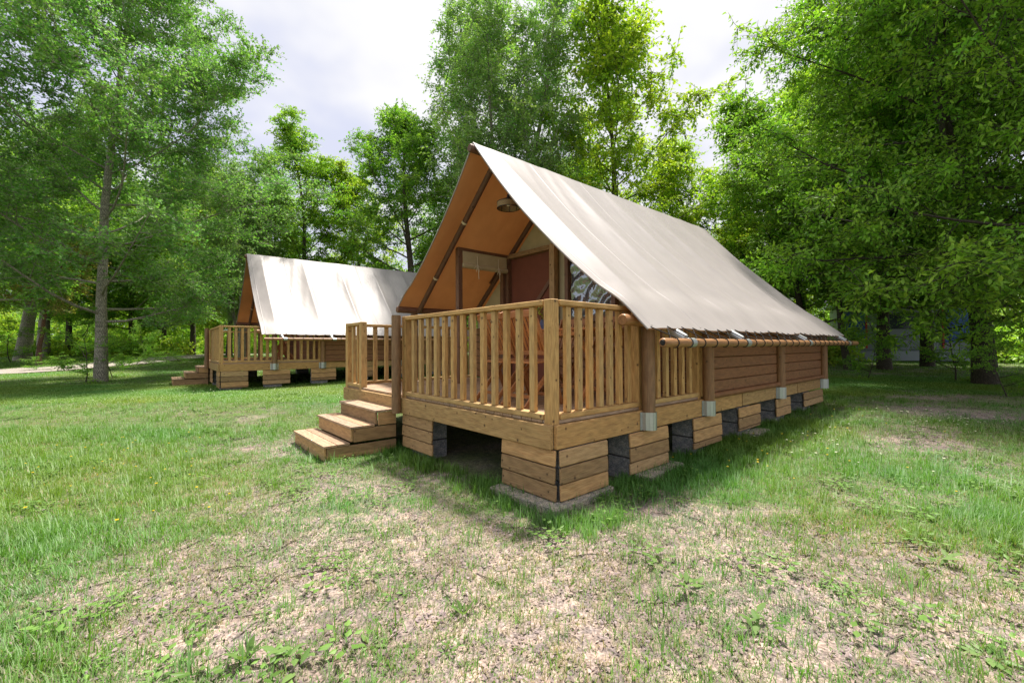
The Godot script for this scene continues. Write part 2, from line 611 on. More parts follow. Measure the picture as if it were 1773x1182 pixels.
# a tree as trunk, branches and crown
func make_tree(called: String, o: Dictionary) -> Node3D:
	rng.seed = int(o.seed)
	var root := thing(called, "", "")
	var tg := Geo.new()
	var bg := Geo.new()
	var spots := []
	var stems: int = o.get("stems", 1)
	for s in stems:
		var H: float = o.h * (1.0 if s == 0 else rng.randf_range(0.75, 0.95))
		var lean: Vector3 = o.get("lean", Vector3.ZERO)
		var d := (Vector3.UP + lean).normalized()
		if stems > 1:
			var a := TAU * s / stems + 0.5
			d = (d + Vector3(cos(a), 0, sin(a)) * 0.14).normalized()
		var n := 12
		var p := Vector3(0, -0.25, 0) if s == 0 else Vector3(rng.randf_range(-0.2, 0.2), -0.25, rng.randf_range(-0.2, 0.2))
		var path := PackedVector3Array([p])
		var r0: float = o.r * (1.0 if s == 0 else 0.75)
		var rad := PackedFloat32Array([r0 * 1.22])
		for i in n:
			var wob: float = o.get("wobble", 0.05)
			d = (d + Vector3(rng.randfn(), 0, rng.randfn()) * wob + Vector3.UP * 0.03).normalized()
			p += d * (H + 0.25) / n
			path.append(p)
			var f := (i + 1.0) / n
			rad.append(r0 * (1.0 - 0.9 * pow(f, 0.9)))
		rad[1] = r0 * 0.97
		tg.tube(path, rad, 10)
		var limbs: int = o.limbs
		for k in limbs:
			var f: float = lerpf(o.base, 0.98, (k + rng.randf()) / limbs)
			var w := f * n
			var i := mini(int(w), n - 1)
			var at := path[i].lerp(path[i + 1], w - i)
			var az := k * 2.39996 + rng.randf_range(-0.5, 0.5)
			var u := (f - float(o.base)) / (1.0 - float(o.base))
			var shape: float = sin(PI * clampf(pow(u, float(o.peak)) * 0.86 + 0.14, 0, 1))
			var L: float = maxf(0.7, float(o.spread) * (0.25 + 0.75 * shape)) * rng.randf_range(0.75, 1.15)
			var pitch: float = lerpf(o.pitch0, o.pitch1, u)
			var ld := Vector3(cos(az) * cos(pitch), sin(pitch), sin(az) * cos(pitch))
			var lr: float = clampf(rad[i] * 0.3, 0.012, 0.09)
			grow(bg, spots, at, ld, L, lr, 1, o)
		spots.append(path[n])
	put(root, "trunk", tg.mesh(), mats[o.bark])
	if bg.v.size(): put(root, "branches", bg.mesh(), mats[o.bark])
	var mm := MultiMesh.new()
	mm.transform_format = MultiMesh.TRANSFORM_3D
	mm.use_colors = true
	mm.mesh = o.leaf
	mm.instance_count = spots.size()
	for i in spots.size():
		var b := Basis.from_euler(Vector3(rng.randf_range(-0.5, 0.5), rng.randf() * TAU, rng.randf_range(-0.5, 0.5))).scaled(Vector3.ONE * rng.randf_range(0.75, 1.25) * float(o.get("leaf_scale", 1.0)))
		mm.set_instance_transform(i, Transform3D(b, spots[i]))
		var k := rng.randf_range(0.85, 1.15)
		mm.set_instance_color(i, Color(k * rng.randf_range(0.88, 1.18), k, k * rng.randf_range(0.75, 1.1)))
	var mi := MultiMeshInstance3D.new()
	mi.name = "crown"
	mi.set_meta("kind", "stuff")
	mi.multimesh = mm
	root.add_child(mi)
	return root

func plant_tree(proto: Node3D, used: Dictionary, called: String, x: float, z: float, turn: float, sc: Vector3, label: String, group := "") -> Node3D:
	var o: Node3D
	if not used.has(proto):
		o = proto
		used[proto] = true
	else:
		o = proto.duplicate()
		o.name = numbered(called)
		add_child(o)
	o.position = Vector3(x, ground_y(x, z) - 0.03, z)
	o.rotation.y = turn
	o.scale = sc
	tag(o, label, "tree", group)
	return o

func px(p: float, depth: float) -> float:
	return (p - 886.5) / 746.0 * depth

func build_trees() -> void:
	var poplar := []
	var oak := []
	rng.seed = 77
	var lf := {}
	lf.poplar = spray(8, 10, 0.62, 0.078, 0.068, Color(0.150, 0.350, 0.080), Color(0.300, 0.545, 0.165), mats.bark_grey)
	lf.poplar_far = spray(9, 11, 0.72, 0.088, 0.075, Color(0.207, 0.410, 0.098), Color(0.382, 0.600, 0.221), mats.bark_grey)
	lf.oak = spray(9, 12, 0.66, 0.115, 0.07, Color(0.237, 0.463, 0.051), Color(0.386, 0.600, 0.073), mats.bark_brown)
	lf.lime = spray(9, 12, 0.68, 0.11, 0.08, Color(0.346, 0.554, 0.051), Color(0.456, 0.600, 0.066), mats.bark_brown)
	lf.dark = spray(8, 11, 0.66, 0.11, 0.05, Color(0.180, 0.385, 0.045), Color(0.330, 0.560, 0.075), mats.bark_dark, 6)
	lf.beech = spray(9, 12, 0.64, 0.105, 0.068, Color(0.166, 0.371, 0.045), Color(0.318, 0.554, 0.070), mats.bark_brown)
	lf.gold = spray(8, 11, 0.7, 0.10, 0.06, Color(0.300, 0.330, 0.090), Color(0.420, 0.420, 0.130), mats.bark_red)
	var used := {}
	var t: Node3D
	# the grey poplar beside the left lodge
	t = make_tree("poplar_tree", {"seed": 3, "h": 17.5, "wobble": 0.025, "r": 0.165, "bark": "bark_grey", "limbs": 50, "base": 0.11, "spread": 5.4, "peak": 0.55, "pitch0": -0.04, "pitch1": 1.15, "lift": 0.9, "kids": 2.8, "step": 0.27, "leaf": lf.poplar, "lean": Vector3(0.015, 0, 0.0)})
	plant_tree(t, used, "poplar_tree", px(174, 14.0), -14.0, 0.4, Vector3.ONE, "tall grey-barked poplar standing on the lawn beside the far lodge's steps")
	# the tall loose poplar behind the near lodge
	var pop := make_tree("poplar_tree", {"seed": 8, "h": 17.5, "r": 0.2, "bark": "bark_grey", "limbs": 36, "base": 0.16, "spread": 4.3, "peak": 0.7, "pitch0": 0.7, "pitch1": 1.2, "lift": 0.7, "kids": 2.0, "step": 0.72, "leaf": lf.poplar_far, "stems": 3, "wobble": 0.03})
	plant_tree(pop, used, "poplar_tree", px(880, 20.5), -20.5, 1.0, Vector3(1.1, 1.1, 1.1), "tall loose-leaved poplar with upright stems rising behind the near lodge's ridge")
	var oak_a := make_tree("oak_tree", {"seed": 14, "h": 12.5, "r": 0.2, "bark": "bark_dark", "limbs": 26, "base": 0.22, "spread": 3.4, "peak": 0.9, "pitch0": 0.25, "pitch1": 1.1, "lift": 0.8, "kids": 2.7, "step": 0.58, "leaf": lf.oak, "stems": 2, "wobble": 0.07})
	plant_tree(oak_a, used, "oak_tree", px(512, 24.0), -24.0, 0.0, Vector3(1, 1.02, 1), "bright green oak with dark forked stems behind the far lodge's roof")
	var oak_b := make_tree("oak_tree", {"seed": 15, "h": 12.2, "r": 0.24, "bark": "bark_brown", "limbs": 40, "base": 0.16, "spread": 3.6, "peak": 0.8, "pitch0": 0.1, "pitch1": 1.15, "lift": 0.7, "kids": 2.7, "step": 0.6, "leaf": lf.beech})
	plant_tree(oak_b, used, "oak_tree", px(712, 20.5), -20.5, 0.7, Vector3.ONE, "broad full-crowned oak between the two lodge roofs")
	var lime := make_tree("lime_tree", {"seed": 23, "h": 11.5, "r": 0.17, "bark": "bark_brown", "limbs": 36, "base": 0.14, "spread": 3.3, "peak": 0.8, "pitch0": 0.15, "pitch1": 1.15, "lift": 0.7, "kids": 2.7, "step": 0.58, "leaf": lf.lime})
	plant_tree(lime, used, "lime_tree", px(1225, 21.0), -21.0, 0.2, Vector3(1, 0.98, 1), "yellow-green tree above the far end of the near lodge's ridge")
	plant_tree(lime, used, "lime_tree", px(1085, 21.5), -21.5, 2.3, Vector3(1.4, 1.38, 1.4), "rounded light green crown just to the right of the tall loose poplar")
	# right-hand wood
	var dark := make_tree("chestnut_tree", {"seed": 31, "h": 14.5, "r": 0.21, "bark": "bark_dark", "limbs": 44, "base": 0.15, "spread": 5.2, "peak": 0.6, "pitch0": -0.12, "pitch1": 1.1, "lift": 0.6, "kids": 2.7, "step": 0.44, "leaf": lf.dark, "lean": Vector3(-0.26, 0, 0.02), "wobble": 0.06})
	plant_tree(dark, used, "chestnut_tree", px(1705, 11.0), -11.0, 0.0, Vector3(1.05, 1.02, 1.05), "dark leaning tree overhanging the near lodge from the right edge of the clearing")
	var beech := make_tree("beech_tree", {"seed": 37, "h": 14.5, "r": 0.2, "bark": "bark_dark", "limbs": 42, "base": 0.16, "spread": 4.4, "peak": 0.65, "pitch0": -0.08, "pitch1": 1.1, "lift": 0.7, "kids": 2.6, "step": 0.5, "leaf": lf.beech, "wobble": 0.05})
	plant_tree(beech, used, "beech_tree", px(1532, 15.5), -15.5, 0.3, Vector3.ONE, "green beech with a straight dark trunk, first to the right of the near lodge's eave")
	plant_tree(beech, used, "beech_tree", px(1606, 16.5), -16.5, 2.6, Vector3(1, 1.03, 1), "green beech with a leaning dark trunk, second to the right of the near lodge's eave")
	plant_tree(dark, used, "chestnut_tree", px(1850, 8.6), -8.6, 2.2, Vector3(0.9, 1.0, 0.9), "shadowy tree at the right border of the picture with low hanging leaves")
	plant_tree(oak_a, used, "oak_tree", px(1400, 18.0), -18.0, 1.3, Vector3(1.05, 1.0, 1.05), "slim twin-stemmed tree behind the far corner of the near lodge's roof")
	plant_tree(lime, used, "lime_tree", px(1330, 22.5), -22.5, 3.3, Vector3(1.1, 1.15, 1.1), "pale green tree filling the gap behind the near lodge's back gable")
	plant_tree(beech, used, "beech_tree", px(1700, 15.0), -15.0, 4.1, Vector3(1.05, 1.05, 1.05), "dense green beech deep in the wood behind the dark leaning tree")
	plant_tree(beech, used, "beech_tree", px(1800, 13.0), -13.0, 5.0, Vector3(1.05, 1.02, 1.05), "dense green beech at the right border behind the shadowy tree")
	plant_tree(dark, used, "chestnut_tree", px(1470, 15.5), -15.5, 4.6, Vector3(0.55, 0.82, 0.55), "small dark tree with overhanging boughs beside the near lodge's rear eave")
	# left wood edge
	var tall := make_tree("oak_tree", {"seed": 44, "h": 14.0, "r": 0.32, "bark": "bark_grey", "limbs": 40, "base": 0.2, "spread": 4.4, "peak": 0.7, "pitch0": 0.0, "pitch1": 1.1, "lift": 0.7, "kids": 2.4, "step": 0.58, "leaf": lf.beech})
	plant_tree(tall, used, "oak_tree", px(37, 23.0), -23.0, 0.5, Vector3(1, 1, 1), "oak with a thick pale grey trunk at the left edge of the wood")
	var young := make_tree("young_tree", {"seed": 45, "h": 7.0, "r": 0.11, "bark": "bark_red", "limbs": 14, "base": 0.4, "spread": 1.9, "peak": 0.7, "pitch0": -0.1, "pitch1": 0.9, "lift": 0.4, "kids": 2.2, "step": 0.4, "leaf": lf.gold, "wobble": 0.1, "lean": Vector3(-0.05, 0, 0)})
	plant_tree(young, used, "young_tree", px(68, 21.0), -21.0, 0.0, Vector3.ONE, "slim young tree with a reddish crooked stem by the gravel track")
	plant_tree(tall, used, "oak_tree", px(76, 27.0), -27.0, 1.9, Vector3(1, 1.0, 1), "dark-trunked oak just behind the slim reddish young tree")
	plant_tree(tall, used, "oak_tree", px(-75, 18.5), -18.5, 3.1, Vector3(1.0, 1.0, 1.0), "heavy leafy oak cut off by the left border of the picture")
	plant_tree(beech, used, "beech_tree", px(118, 27.5), -27.5, 1.1, Vector3(0.9, 0.92, 0.9), "ivy-dark beech trunk to the left of the grey poplar")
	plant_tree(oak_b, used, "oak_tree", px(230, 30.0), -30.0, 4.0, Vector3(0.95, 0.95, 0.95), "oak behind the grey poplar, nearest to the poplar's right side")
	plant_tree(beech, used, "beech_tree", px(285, 30.5), -30.5, 3.4, Vector3(0.85, 0.85, 0.85), "slender beech midway between the grey poplar and the far lodge")
	plant_tree(beech, used, "beech_tree", px(332, 28.0), -28.0, 5.2, Vector3(0.85, 0.9, 0.85), "dark-stemmed beech behind the far lodge's steps")
	plant_tree(lime, used, "lime_tree", px(396, 26.0), -26.0, 0.8, Vector3(1.0, 1.0, 1.0), "airy pale green tree beside the front tip of the far lodge's roof")
	plant_tree(pop, used, "poplar_tree", px(417, 22.0), -22.0, 2.0, Vector3(0.62, 0.62, 0.62), "slim poplar with a straight grey trunk at the front tip of the far lodge's roof")
	plant_tree(lime, used, "lime_tree", px(640, 27.0), -27.0, 2.4, Vector3(1.0, 0.95, 1.0), "pale green tree behind the middle of the far lodge's ridge")
	plant_tree(oak_b, used, "oak_tree", px(800, 25.0), -25.0, 5.1, Vector3(0.95, 0.92, 0.95), "green oak close behind the near lodge's front gable tip")
	plant_tree(oak_b, used, "oak_tree", px(1010, 25.0), -25.0, 0.3, Vector3(0.95, 0.95, 0.95), "oak half hidden behind the middle of the near lodge's roof")
	# the second row, deeper in the wood
	var kinds := [tall, lime, beech, oak_b, lime, beech]
	var called := ["oak_tree", "lime_tree", "beech_tree", "oak_tree", "lime_tree", "beech_tree"]
	rng.seed = 901
	for i in 19:
		var p := -260.0 + i * 125.0 + rng.randf_range(-30, 30)
		var d := rng.randf_range(40.0, 48.0)
		var k := i % 6
		var s := rng.randf_range(0.92, 1.08)
		plant_tree(kinds[k], used, called[k], px(p, d), -d, rng.randf() * TAU, Vector3(s, s * (0.86 if p > 400 and p < 1300 else 1.0), s), "tree deep in the background woodland behind the front row of trees", "trees deep in the background woodland")
	# undergrowth: leafy mass that closes the wood below the crowns
	rng.seed = 333
	var mm := MultiMesh.new()
	mm.transform_format = MultiMesh.TRANSFORM_3D
	mm.use_colors = true
	mm.mesh = lf.lime
	var tr := []
	var cols := []
	for i in 16000:
		var p := rng.randf_range(-900.0, 2500.0)
		var d := rng.randf_range(32.0, 54.0)
		if p > 1280.0 and rng.randf() < 0.55: d = rng.randf_range(17.5, 31.0)
		if p > 1470.0 and p < 1680.0 and d < 21.5: d += 9.0
		if p < 330.0 and rng.randf() < 0.25: d = rng.randf_range(27.0, 33.0)
		var x := px(p, d)
		var hump := 0.6 + 0.5 * noise_a.get_noise_2d(x * 2.2, d * 2.2)
		var hh := pow(rng.randf(), 1.5) * (7.5 if d > 31.0 else 1.5) * hump
		tr.append(Transform3D(Basis.from_euler(Vector3(rng.randf() * 0.6, rng.randf() * TAU, rng.randf() * 0.6)).scaled(Vector3.ONE * rng.randf_range(0.9, 1.7)), Vector3(x, ground_y(x, -d) + hh + 0.1, -d)))
		cols.append(Color(rng.randf_range(0.75, 1.1), rng.randf_range(0.9, 1.08), rng.randf_range(0.8, 1.2)))
	mm.instance_count = tr.size()
	for i in tr.size():
		mm.set_instance_transform(i, tr[i])
		mm.set_instance_color(i, cols[i])
	var mi := MultiMeshInstance3D.new()
	mi.name = "undergrowth"
	mi.multimesh = mm
	add_child(mi)
	tag(mi, "leafy undergrowth filling the wood below the crowns", "undergrowth", "", "stuff")
	# shrubs and saplings that can be told apart
	var sh := make_tree("shrub", {"seed": 61, "h": 1.7, "r": 0.02, "bark": "bark_dark", "limbs": 9, "base": 0.1, "spread": 1.0, "peak": 0.7, "pitch0": 0.1, "pitch1": 0.9, "lift": 0.2, "kids": 3.0, "step": 0.35, "leaf": lf.beech, "leaf_scale": 0.42, "wobble": 0.12})
	place_shrub(sh, px(148, 13.6), -13.6, 0.0, Vector3(1.15, 1.0, 1.15), "small leafy sapling growing at the foot of the grey poplar")
	place_shrub(sh.duplicate(), px(196, 15.2), -15.2, 2.0, Vector3(0.8, 1.0, 0.8), "pale sapling just behind the grey poplar's trunk")
	place_shrub(sh.duplicate(), px(254, 20.5), -20.5, 1.0, Vector3(0.7, 1.15, 0.7), "thin sapling on the lawn between the grey poplar and the far lodge")
	place_shrub(sh.duplicate(), px(18, 22.0), -22.0, 3.0, Vector3(1.5, 1.1, 1.5), "dark low bush at the foot of the thick pale grey trunk")
	place_shrub(sh.duplicate(), px(1500, 12.2), -12.2, 4.0, Vector3(0.8, 0.9, 0.8), "bush just beyond the near lodge's rear eave end")
	place_shrub(sh.duplicate(), px(1655, 12.0), -12.0, 5.0, Vector3(1.4, 1.2, 1.4), "dark bush in the shade left of the leaning tree's foot")
	place_shrub(sh.duplicate(), px(1745, 8.6), -8.6, 0.6, Vector3(0.7, 0.75, 0.7), "low bush with broad leaves at the right border of the picture")
	var k2 := 0
	var where := ["first", "second", "third", "fourth", "fifth", "sixth", "seventh"]
	for q in [[62.0, 17.6], [110.0, 18.2], [210.0, 19.3], [235.0, 20.0], [262.0, 20.4], [288.0, 21.0], [312.0, 21.4]]:
		place_shrub(sh.duplicate(), px(q[0], q[1]), -q[1], k2 * 1.3, Vector3(0.55, 0.3, 0.55), "low dark tuft beside the gravel track, %s counting from the left" % where[k2], "low tufts along the gravel track")
		k2 += 1

func place_shrub(o: Node3D, x: float, z: float, turn: float, sc: Vector3, label: String, group := "") -> void:
	if not o.is_inside_tree():
		o.name = numbered("shrub")
		add_child(o)
	o.position = Vector3(x, ground_y(x, z), z)
	o.rotation.y = turn
	o.scale = sc
	tag(o, label, "shrub", group)

func blades(count: int, R: float, h0: float, h1: float, w: float, c0: Color, c1: Color, lean: float) -> ArrayMesh:
	var g := Geo.new()
	g.use_c = true
	for i in count:
		var a := rng.randf() * TAU
		var rr := R * sqrt(rng.randf())
		var p := Vector3(cos(a) * rr, -0.01, sin(a) * rr)
		var b := rng.randf() * TAU
		var d := Vector3(cos(b), 0, sin(b))
		var s := Vector3(-d.z, 0, d.x) * w * 0.5 * rng.randf_range(0.7, 1.3)
		var h := rng.randf_range(h0, h1)
		var k := lean * rng.randf_range(0.2, 1.0)
		var m := p + Vector3.UP * h * 0.55 + d * h * k * 0.35
		var t := p + Vector3.UP * h * (1.0 - k * 0.25) + d * h * k
		var col := c0.lerp(c1, rng.randf())
		var n := (d * -0.6 + Vector3.UP * 0.8).normalized()
		var i0 := g.vert(p - s, n, col)
		g.vert(p + s, n, col); g.vert(m + s * 0.8, n, col); g.vert(m - s * 0.8, n, col); g.vert(t, n, col)
		g.quad(i0, i0 + 1, i0 + 2, i0 + 3)
		g.tri(i0 + 3, i0 + 2, i0 + 4)
	return g.mesh(mats.blade)

func scatter(called: String, label: String, category: String, m: Mesh, tr: Array, cols: Array) -> void:
	var mm := MultiMesh.new()
	mm.transform_format = MultiMesh.TRANSFORM_3D
	mm.use_colors = true
	mm.mesh = m
	mm.instance_count = tr.size()
	for i in tr.size():
		mm.set_instance_transform(i, tr[i])
		mm.set_instance_color(i, cols[i])
	var mi := MultiMeshInstance3D.new()
	mi.name = numbered(called)
	mi.multimesh = mm
	add_child(mi)
	tag(mi, label, category, "", "stuff")

func build_grass() -> void:
	rng.seed = 1234
	var g0 := Color(0.085, 0.205, 0.03)
	var g1 := Color(0.175, 0.34, 0.065)
	var dry := Color(0.31, 0.275, 0.185)
	var short_m := blades(20, 0.07, 0.018, 0.05, 0.0042, g0, g1, 0.9)
	var long_m := blades(18, 0.06, 0.045, 0.13, 0.0045, g0, g1.lerp(dry, 0.12), 0.8)
	var dry_m := blades(12, 0.07, 0.02, 0.06, 0.004, dry, Color(0.21, 0.245, 0.10), 1.2)
	var wide_m := blades(44, 0.24, 0.02, 0.06, 0.012, Color(0.115, 0.25, 0.04), Color(0.22, 0.35, 0.09), 0.8)
	var sets := [[], [], [], []]
	var tint := [[], [], [], []]
	for band in [[0.9, 3.2, 30000], [3.0, 6.5, 38000], [6.2, 13.0, 30000], [12.0, 26.0, 16000], [25.0, 34.0, 3000]]:
		for i in int(band[2]):
			var d := sqrt(rng.randf_range(band[0] * band[0], band[1] * band[1]))
			var x := rng.randf_range(-1.32, 1.32) * d
			var z := -d
			if under_deck(x, z): continue
			var l := lushness(x, z)
			var q := rng.randf()
			if q > l * l * 0.95 + 0.2: continue
			var far := d > 9.0
			var k := 0
			if far: k = 3
			elif rng.randf() < 0.2 + 0.3 * (1.0 - l): k = 2
			elif rng.randf() < (0.16 if l > 0.85 else 0.07): k = 1
			# the strip that mowers miss along the decks
			var lq := lodge_frame.affine_inverse() * Vector3(x, 0, z)
			if lq.x > -SL - 0.4 and lq.x < 0.55 and lq.z < 0.3 and lq.z > -8.0 and rng.randf() < 0.45: k = 1
			var s := rng.randf_range(0.7, 1.25)
			if k == 3: s *= lerpf(0.8, 1.5, clampf((d - 9.0) / 18.0, 0, 1))
			var y := ground_y(x, z)
			sets[k].append(Transform3D(Basis(Vector3.UP, rng.randf() * TAU).scaled(Vector3(s, s * rng.randf_range(0.75, 1.2), s)), Vector3(x, y, z)))
			var v := rng.randf_range(0.8, 1.2)
			var ye := noise_a.get_noise_2d(x * 3.0 + 70.0, z * 3.0) * 0.5
			tint[k].append(Color(v * (1.0 + ye * 0.7), v, v * (1.0 - ye * 0.4)))
	scatter("grass", "short green lawn grass growing in patches over the soil", "grass", short_m, sets[0], tint[0])
	scatter("long_grass", "longer grass tufts along the decks and in lush patches", "grass", long_m, sets[1], tint[1])
	scatter("dry_grass", "dry straw-coloured grass lying between the green tufts", "grass", dry_m, sets[2], tint[2])
	scatter("meadow_grass", "mown grass of the lawn running back to the trees", "grass", wide_m, sets[3], tint[3])
	# dead leaves
	var lg := Geo.new()
	lg.use_c = true
	for i in 7:
		var a := TAU * i / 7 + rng.randf() * 0.5
		var p := Vector3(cos(a), 0, sin(a)) * rng.randf_range(0.0, 0.07) + Vector3.UP * rng.randf_range(0.002, 0.014)
		var d := (Vector3(cos(a * 2.3), rng.randf_range(-0.15, 0.25), sin(a * 2.3))).normalized()
		var s := d.cross(Vector3.UP + rand_dir() * 0.4).normalized()
		leaf_into(lg, p, d, s, rng.randf_range(0.018, 0.042), rng.randf_range(0.011, 0.024), Color(0.38, 0.31, 0.285).lerp(Color(0.17, 0.125, 0.11), rng.randf()), rng.randf_range(-0.3, 0.3), 6)
	var tr := []
	var cols := []
	for i in 13000:
		var d := sqrt(rng.randf_range(0.8, 80.0))
		var x := rng.randf_range(-1.3, 1.3) * d
		if under_deck(x, -d): continue
		var l := lushness(x, -d) + 0.25 * noise_b.get_noise_2d(x * 5.0 + 31.0, -d * 5.0)
		if rng.randf() < l * 0.95: continue
		var s := rng.randf_range(0.4, 0.95)
		tr.append(Transform3D(Basis.from_euler(Vector3(rng.randf_range(-0.12, 0.12), rng.randf() * TAU, rng.randf_range(-0.12, 0.12))).scaled(Vector3.ONE * s), Vector3(x, ground_y(x, -d) + 0.002, -d)))
		var v := rng.randf_range(0.55, 1.2)
		cols.append(Color(v, v * rng.randf_range(0.92, 1.02), v * rng.randf_range(0.85, 1.1)))
	scatter("leaf_litter", "greyish brown dead leaves strewn over the bare soil", "leaves", lg.mesh(mats.litter), tr, cols)
	# twigs
	var tg := Geo.new()
	tg.tube(PackedVector3Array([Vector3(-0.09, 0.004, 0), Vector3(-0.02, 0.009, 0.012), Vector3(0.05, 0.006, 0.0), Vector3(0.1, 0.004, 0.015)]), PackedFloat32Array([0.002, 0.0035, 0.003, 0.0015]), 4)
	tr = []
	cols = []
	for i in 420:
		var d := sqrt(rng.randf_range(1.2, 40.0))
		var x := rng.randf_range(-1.2, 1.2) * d
		if under_deck(x, -d) or rng.randf() < lushness(x, -d): continue
		tr.append(Transform3D(Basis(Vector3.UP, rng.randf() * TAU).scaled(Vector3.ONE * rng.randf_range(0.4, 1.4)), Vector3(x, ground_y(x, -d), -d)))
		cols.append(Color.WHITE)
	scatter("twigs", "thin dry twigs scattered on the bare ground", "twigs", tg.mesh(mats.bark_brown), tr, cols)
	# clover and small broad leaves
	var cg := Geo.new()
	cg.use_c = true
	for i in 14:
		var a := TAU * i / 14 * 2.4
		var p := Vector3(cos(a), 0, sin(a)) * rng.randf_range(0.01, 0.07) + Vector3.UP * rng.randf_range(0.015, 0.05)
		var d := Vector3(cos(a), rng.randf_range(-0.1, 0.3), sin(a)).normalized()
		leaf_into(cg, p, d, d.cross(Vector3.UP).normalized(), rng.randf_range(0.02, 0.04), rng.randf_range(0.014, 0.024), Color(0.11, 0.23, 0.04).lerp(Color(0.20, 0.34, 0.08), rng.randf()), 0.1)
	tr = []
	cols = []
	for i in 2600:
		var d := sqrt(rng.randf_range(1.0, 110.0))
		var x := rng.randf_range(-1.25, 1.25) * d
		if under_deck(x, -d) or noise_b.get_noise_2d(x * 3.0 - 20.0, -d * 3.0) < 0.08: continue
		tr.append(Transform3D(Basis(Vector3.UP, rng.randf() * TAU).scaled(Vector3.ONE * rng.randf_range(0.7, 1.6)), Vector3(x, ground_y(x, -d), -d)))
		var v := rng.randf_range(0.75, 1.25)
		cols.append(Color(v, v, v))
	scatter("clover", "small round-leaved clover growing through the lawn", "clover", cg.mesh(mats.blade), tr, cols)
	# flowers
	for f in [["buttercups", "tiny yellow flowers dotted over the lawn", Color(0.75, 0.55, 0.02), [[-4.6, -5.0, 1.1, 26], [-3.2, -3.9, 1.0, 14], [2.4, -4.4, 0.9, 16], [3.4, -5.2, 1.2, 10], [-5.5, -3.9, 0.9, 8], [5.0, -6.0, 1.5, 10]]], ["daisies", "tiny white flowers in the shaded grass beside the near lodge", Color(0.8, 0.8, 0.76), [[3.6, -5.0, 1.0, 22], [6.3, -6.4, 0.9, 60], [-7.0, -9.0, 2.5, 50], [-2.6, -8.6, 1.5, 40]]]]:
		var fg := Geo.new()
		fg.use_c = true
		for i in 6:
			var a := TAU * i / 6
			var d := Vector3(cos(a), 0.35, sin(a)).normalized()
			leaf_into(fg, Vector3(0, 0.11, 0), d, d.cross(Vector3.UP).normalized(), 0.013, 0.011, f[2], -0.2)
		fg.tube(PackedVector3Array([Vector3.ZERO, Vector3(0.006, 0.06, 0), Vector3(0, 0.11, 0)]), PackedFloat32Array([0.0015, 0.0013, 0.0012]), 3, false, Color(0.10, 0.17, 0.03))
		tr = []
		cols = []
		for b in f[3]:
			for i in int(b[3]):
				var x: float = b[0] + rng.randfn() * b[2] * 0.5
				var z: float = b[1] + rng.randfn() * b[2] * 0.5
				if under_deck(x, z): continue
				tr.append(Transform3D(Basis(Vector3.UP, rng.randf() * TAU).scaled(Vector3.ONE * rng.randf_range(0.7, 1.2)), Vector3(x, ground_y(x, z), z)))
				cols.append(Color.WHITE)
		scatter(f[0], f[1], "flowers", fg.mesh(mats.blade), tr, cols)
	build_weeds()

func build_weeds() -> void:
	rng.seed = 555
	var spots := [
		[1700, 1140, 0.15, 9, 0, "flat pale-green weed rosette in the bottom right corner"], [1310, 1095, 0.11, 12, 1, "leafy green weed on bare soil at the lower right"],
		[1190, 1020, 0.10, 14, 1, "bushy little weed on the pale soil below the deck corner"], [1615, 985, 0.14, 9, 1, "dark green dandelion clump at the right on the soil"],
		[1755, 1025, 0.10, 8, 0, "small weed on the orange bare patch by the right border"], [425, 1135, 0.14, 7, 2, "upright broad-leaved weed at the bottom left of centre"],
		[505, 1140, 0.12, 14, 1, "leafy weed beside the upright broad-leaved one at the bottom"], [640, 1110, 0.10, 7, 0, "small green weed just left of centre near the bottom edge"],
		[270, 1170, 0.12, 9, 0, "spreading weed cut by the bottom border on the left"], [618, 1005, 0.07, 5, 2, "single small green shoot on the sandy bare patch"],
		[800, 1055, 0.09, 8, 2, "upright grassy weed in the middle foreground"], [1420, 930, 0.10, 8, 2, "upright weed in the thinning grass at the right"],
		[700, 800, 0.13, 10, 2, "tall leafy weed against the pier beside the steps"], [1300, 775, 0.14, 10, 2, "tall weed in the lush grass right of the piers"]]
	for s in spots:
		var d: float = 1.275 * 746.0 / (float(s[1]) - 600.0)
		var x := px(s[0], d)
		var o := thing("weed", s[5], "weed", "weeds on the lawn")
		o.position = Vector3(x, ground_y(x, -d), -d)
		var n: int = s[3]
		for i in n:
			var a := TAU * i / n + rng.randf() * 0.5
			var up: float = [0.12, 0.6, 1.5][s[4]] * rng.randf_range(0.7, 1.3)
			var g := Geo.new()
			g.use_c = true
			var dir := Vector3(cos(a), up, sin(a)).normalized()
			var L: float = s[2] * rng.randf_range(0.4, 0.75)
			var base := Vector3(cos(a), 0, sin(a)) * 0.012 + Vector3.UP * 0.006
			if s[4] == 1: base += Vector3(rng.randf_range(-0.05, 0.05), rng.randf_range(0, 0.05), rng.randf_range(-0.05, 0.05))
			leaf_into(g, base, dir, dir.cross(Vector3.UP).normalized(), L, L * (0.34 if s[4] != 1 else 0.4), Color(0.12, 0.24, 0.05).lerp(Color(0.24, 0.36, 0.12), rng.randf()), 0.25 if s[4] != 0 else 0.05, 6)
			put(o, "leaf", g.mesh(mats.blade))

# ------------------------------------------------------------------ lodge
func P(s: float, t: float, y: float) -> Vector3:
	return Vector3(-s, y, -t)

func crest(t: float) -> float:
	var d := 99.0
	for r in RAFTERS:
		d = minf(d, absf(t - r))
	return d

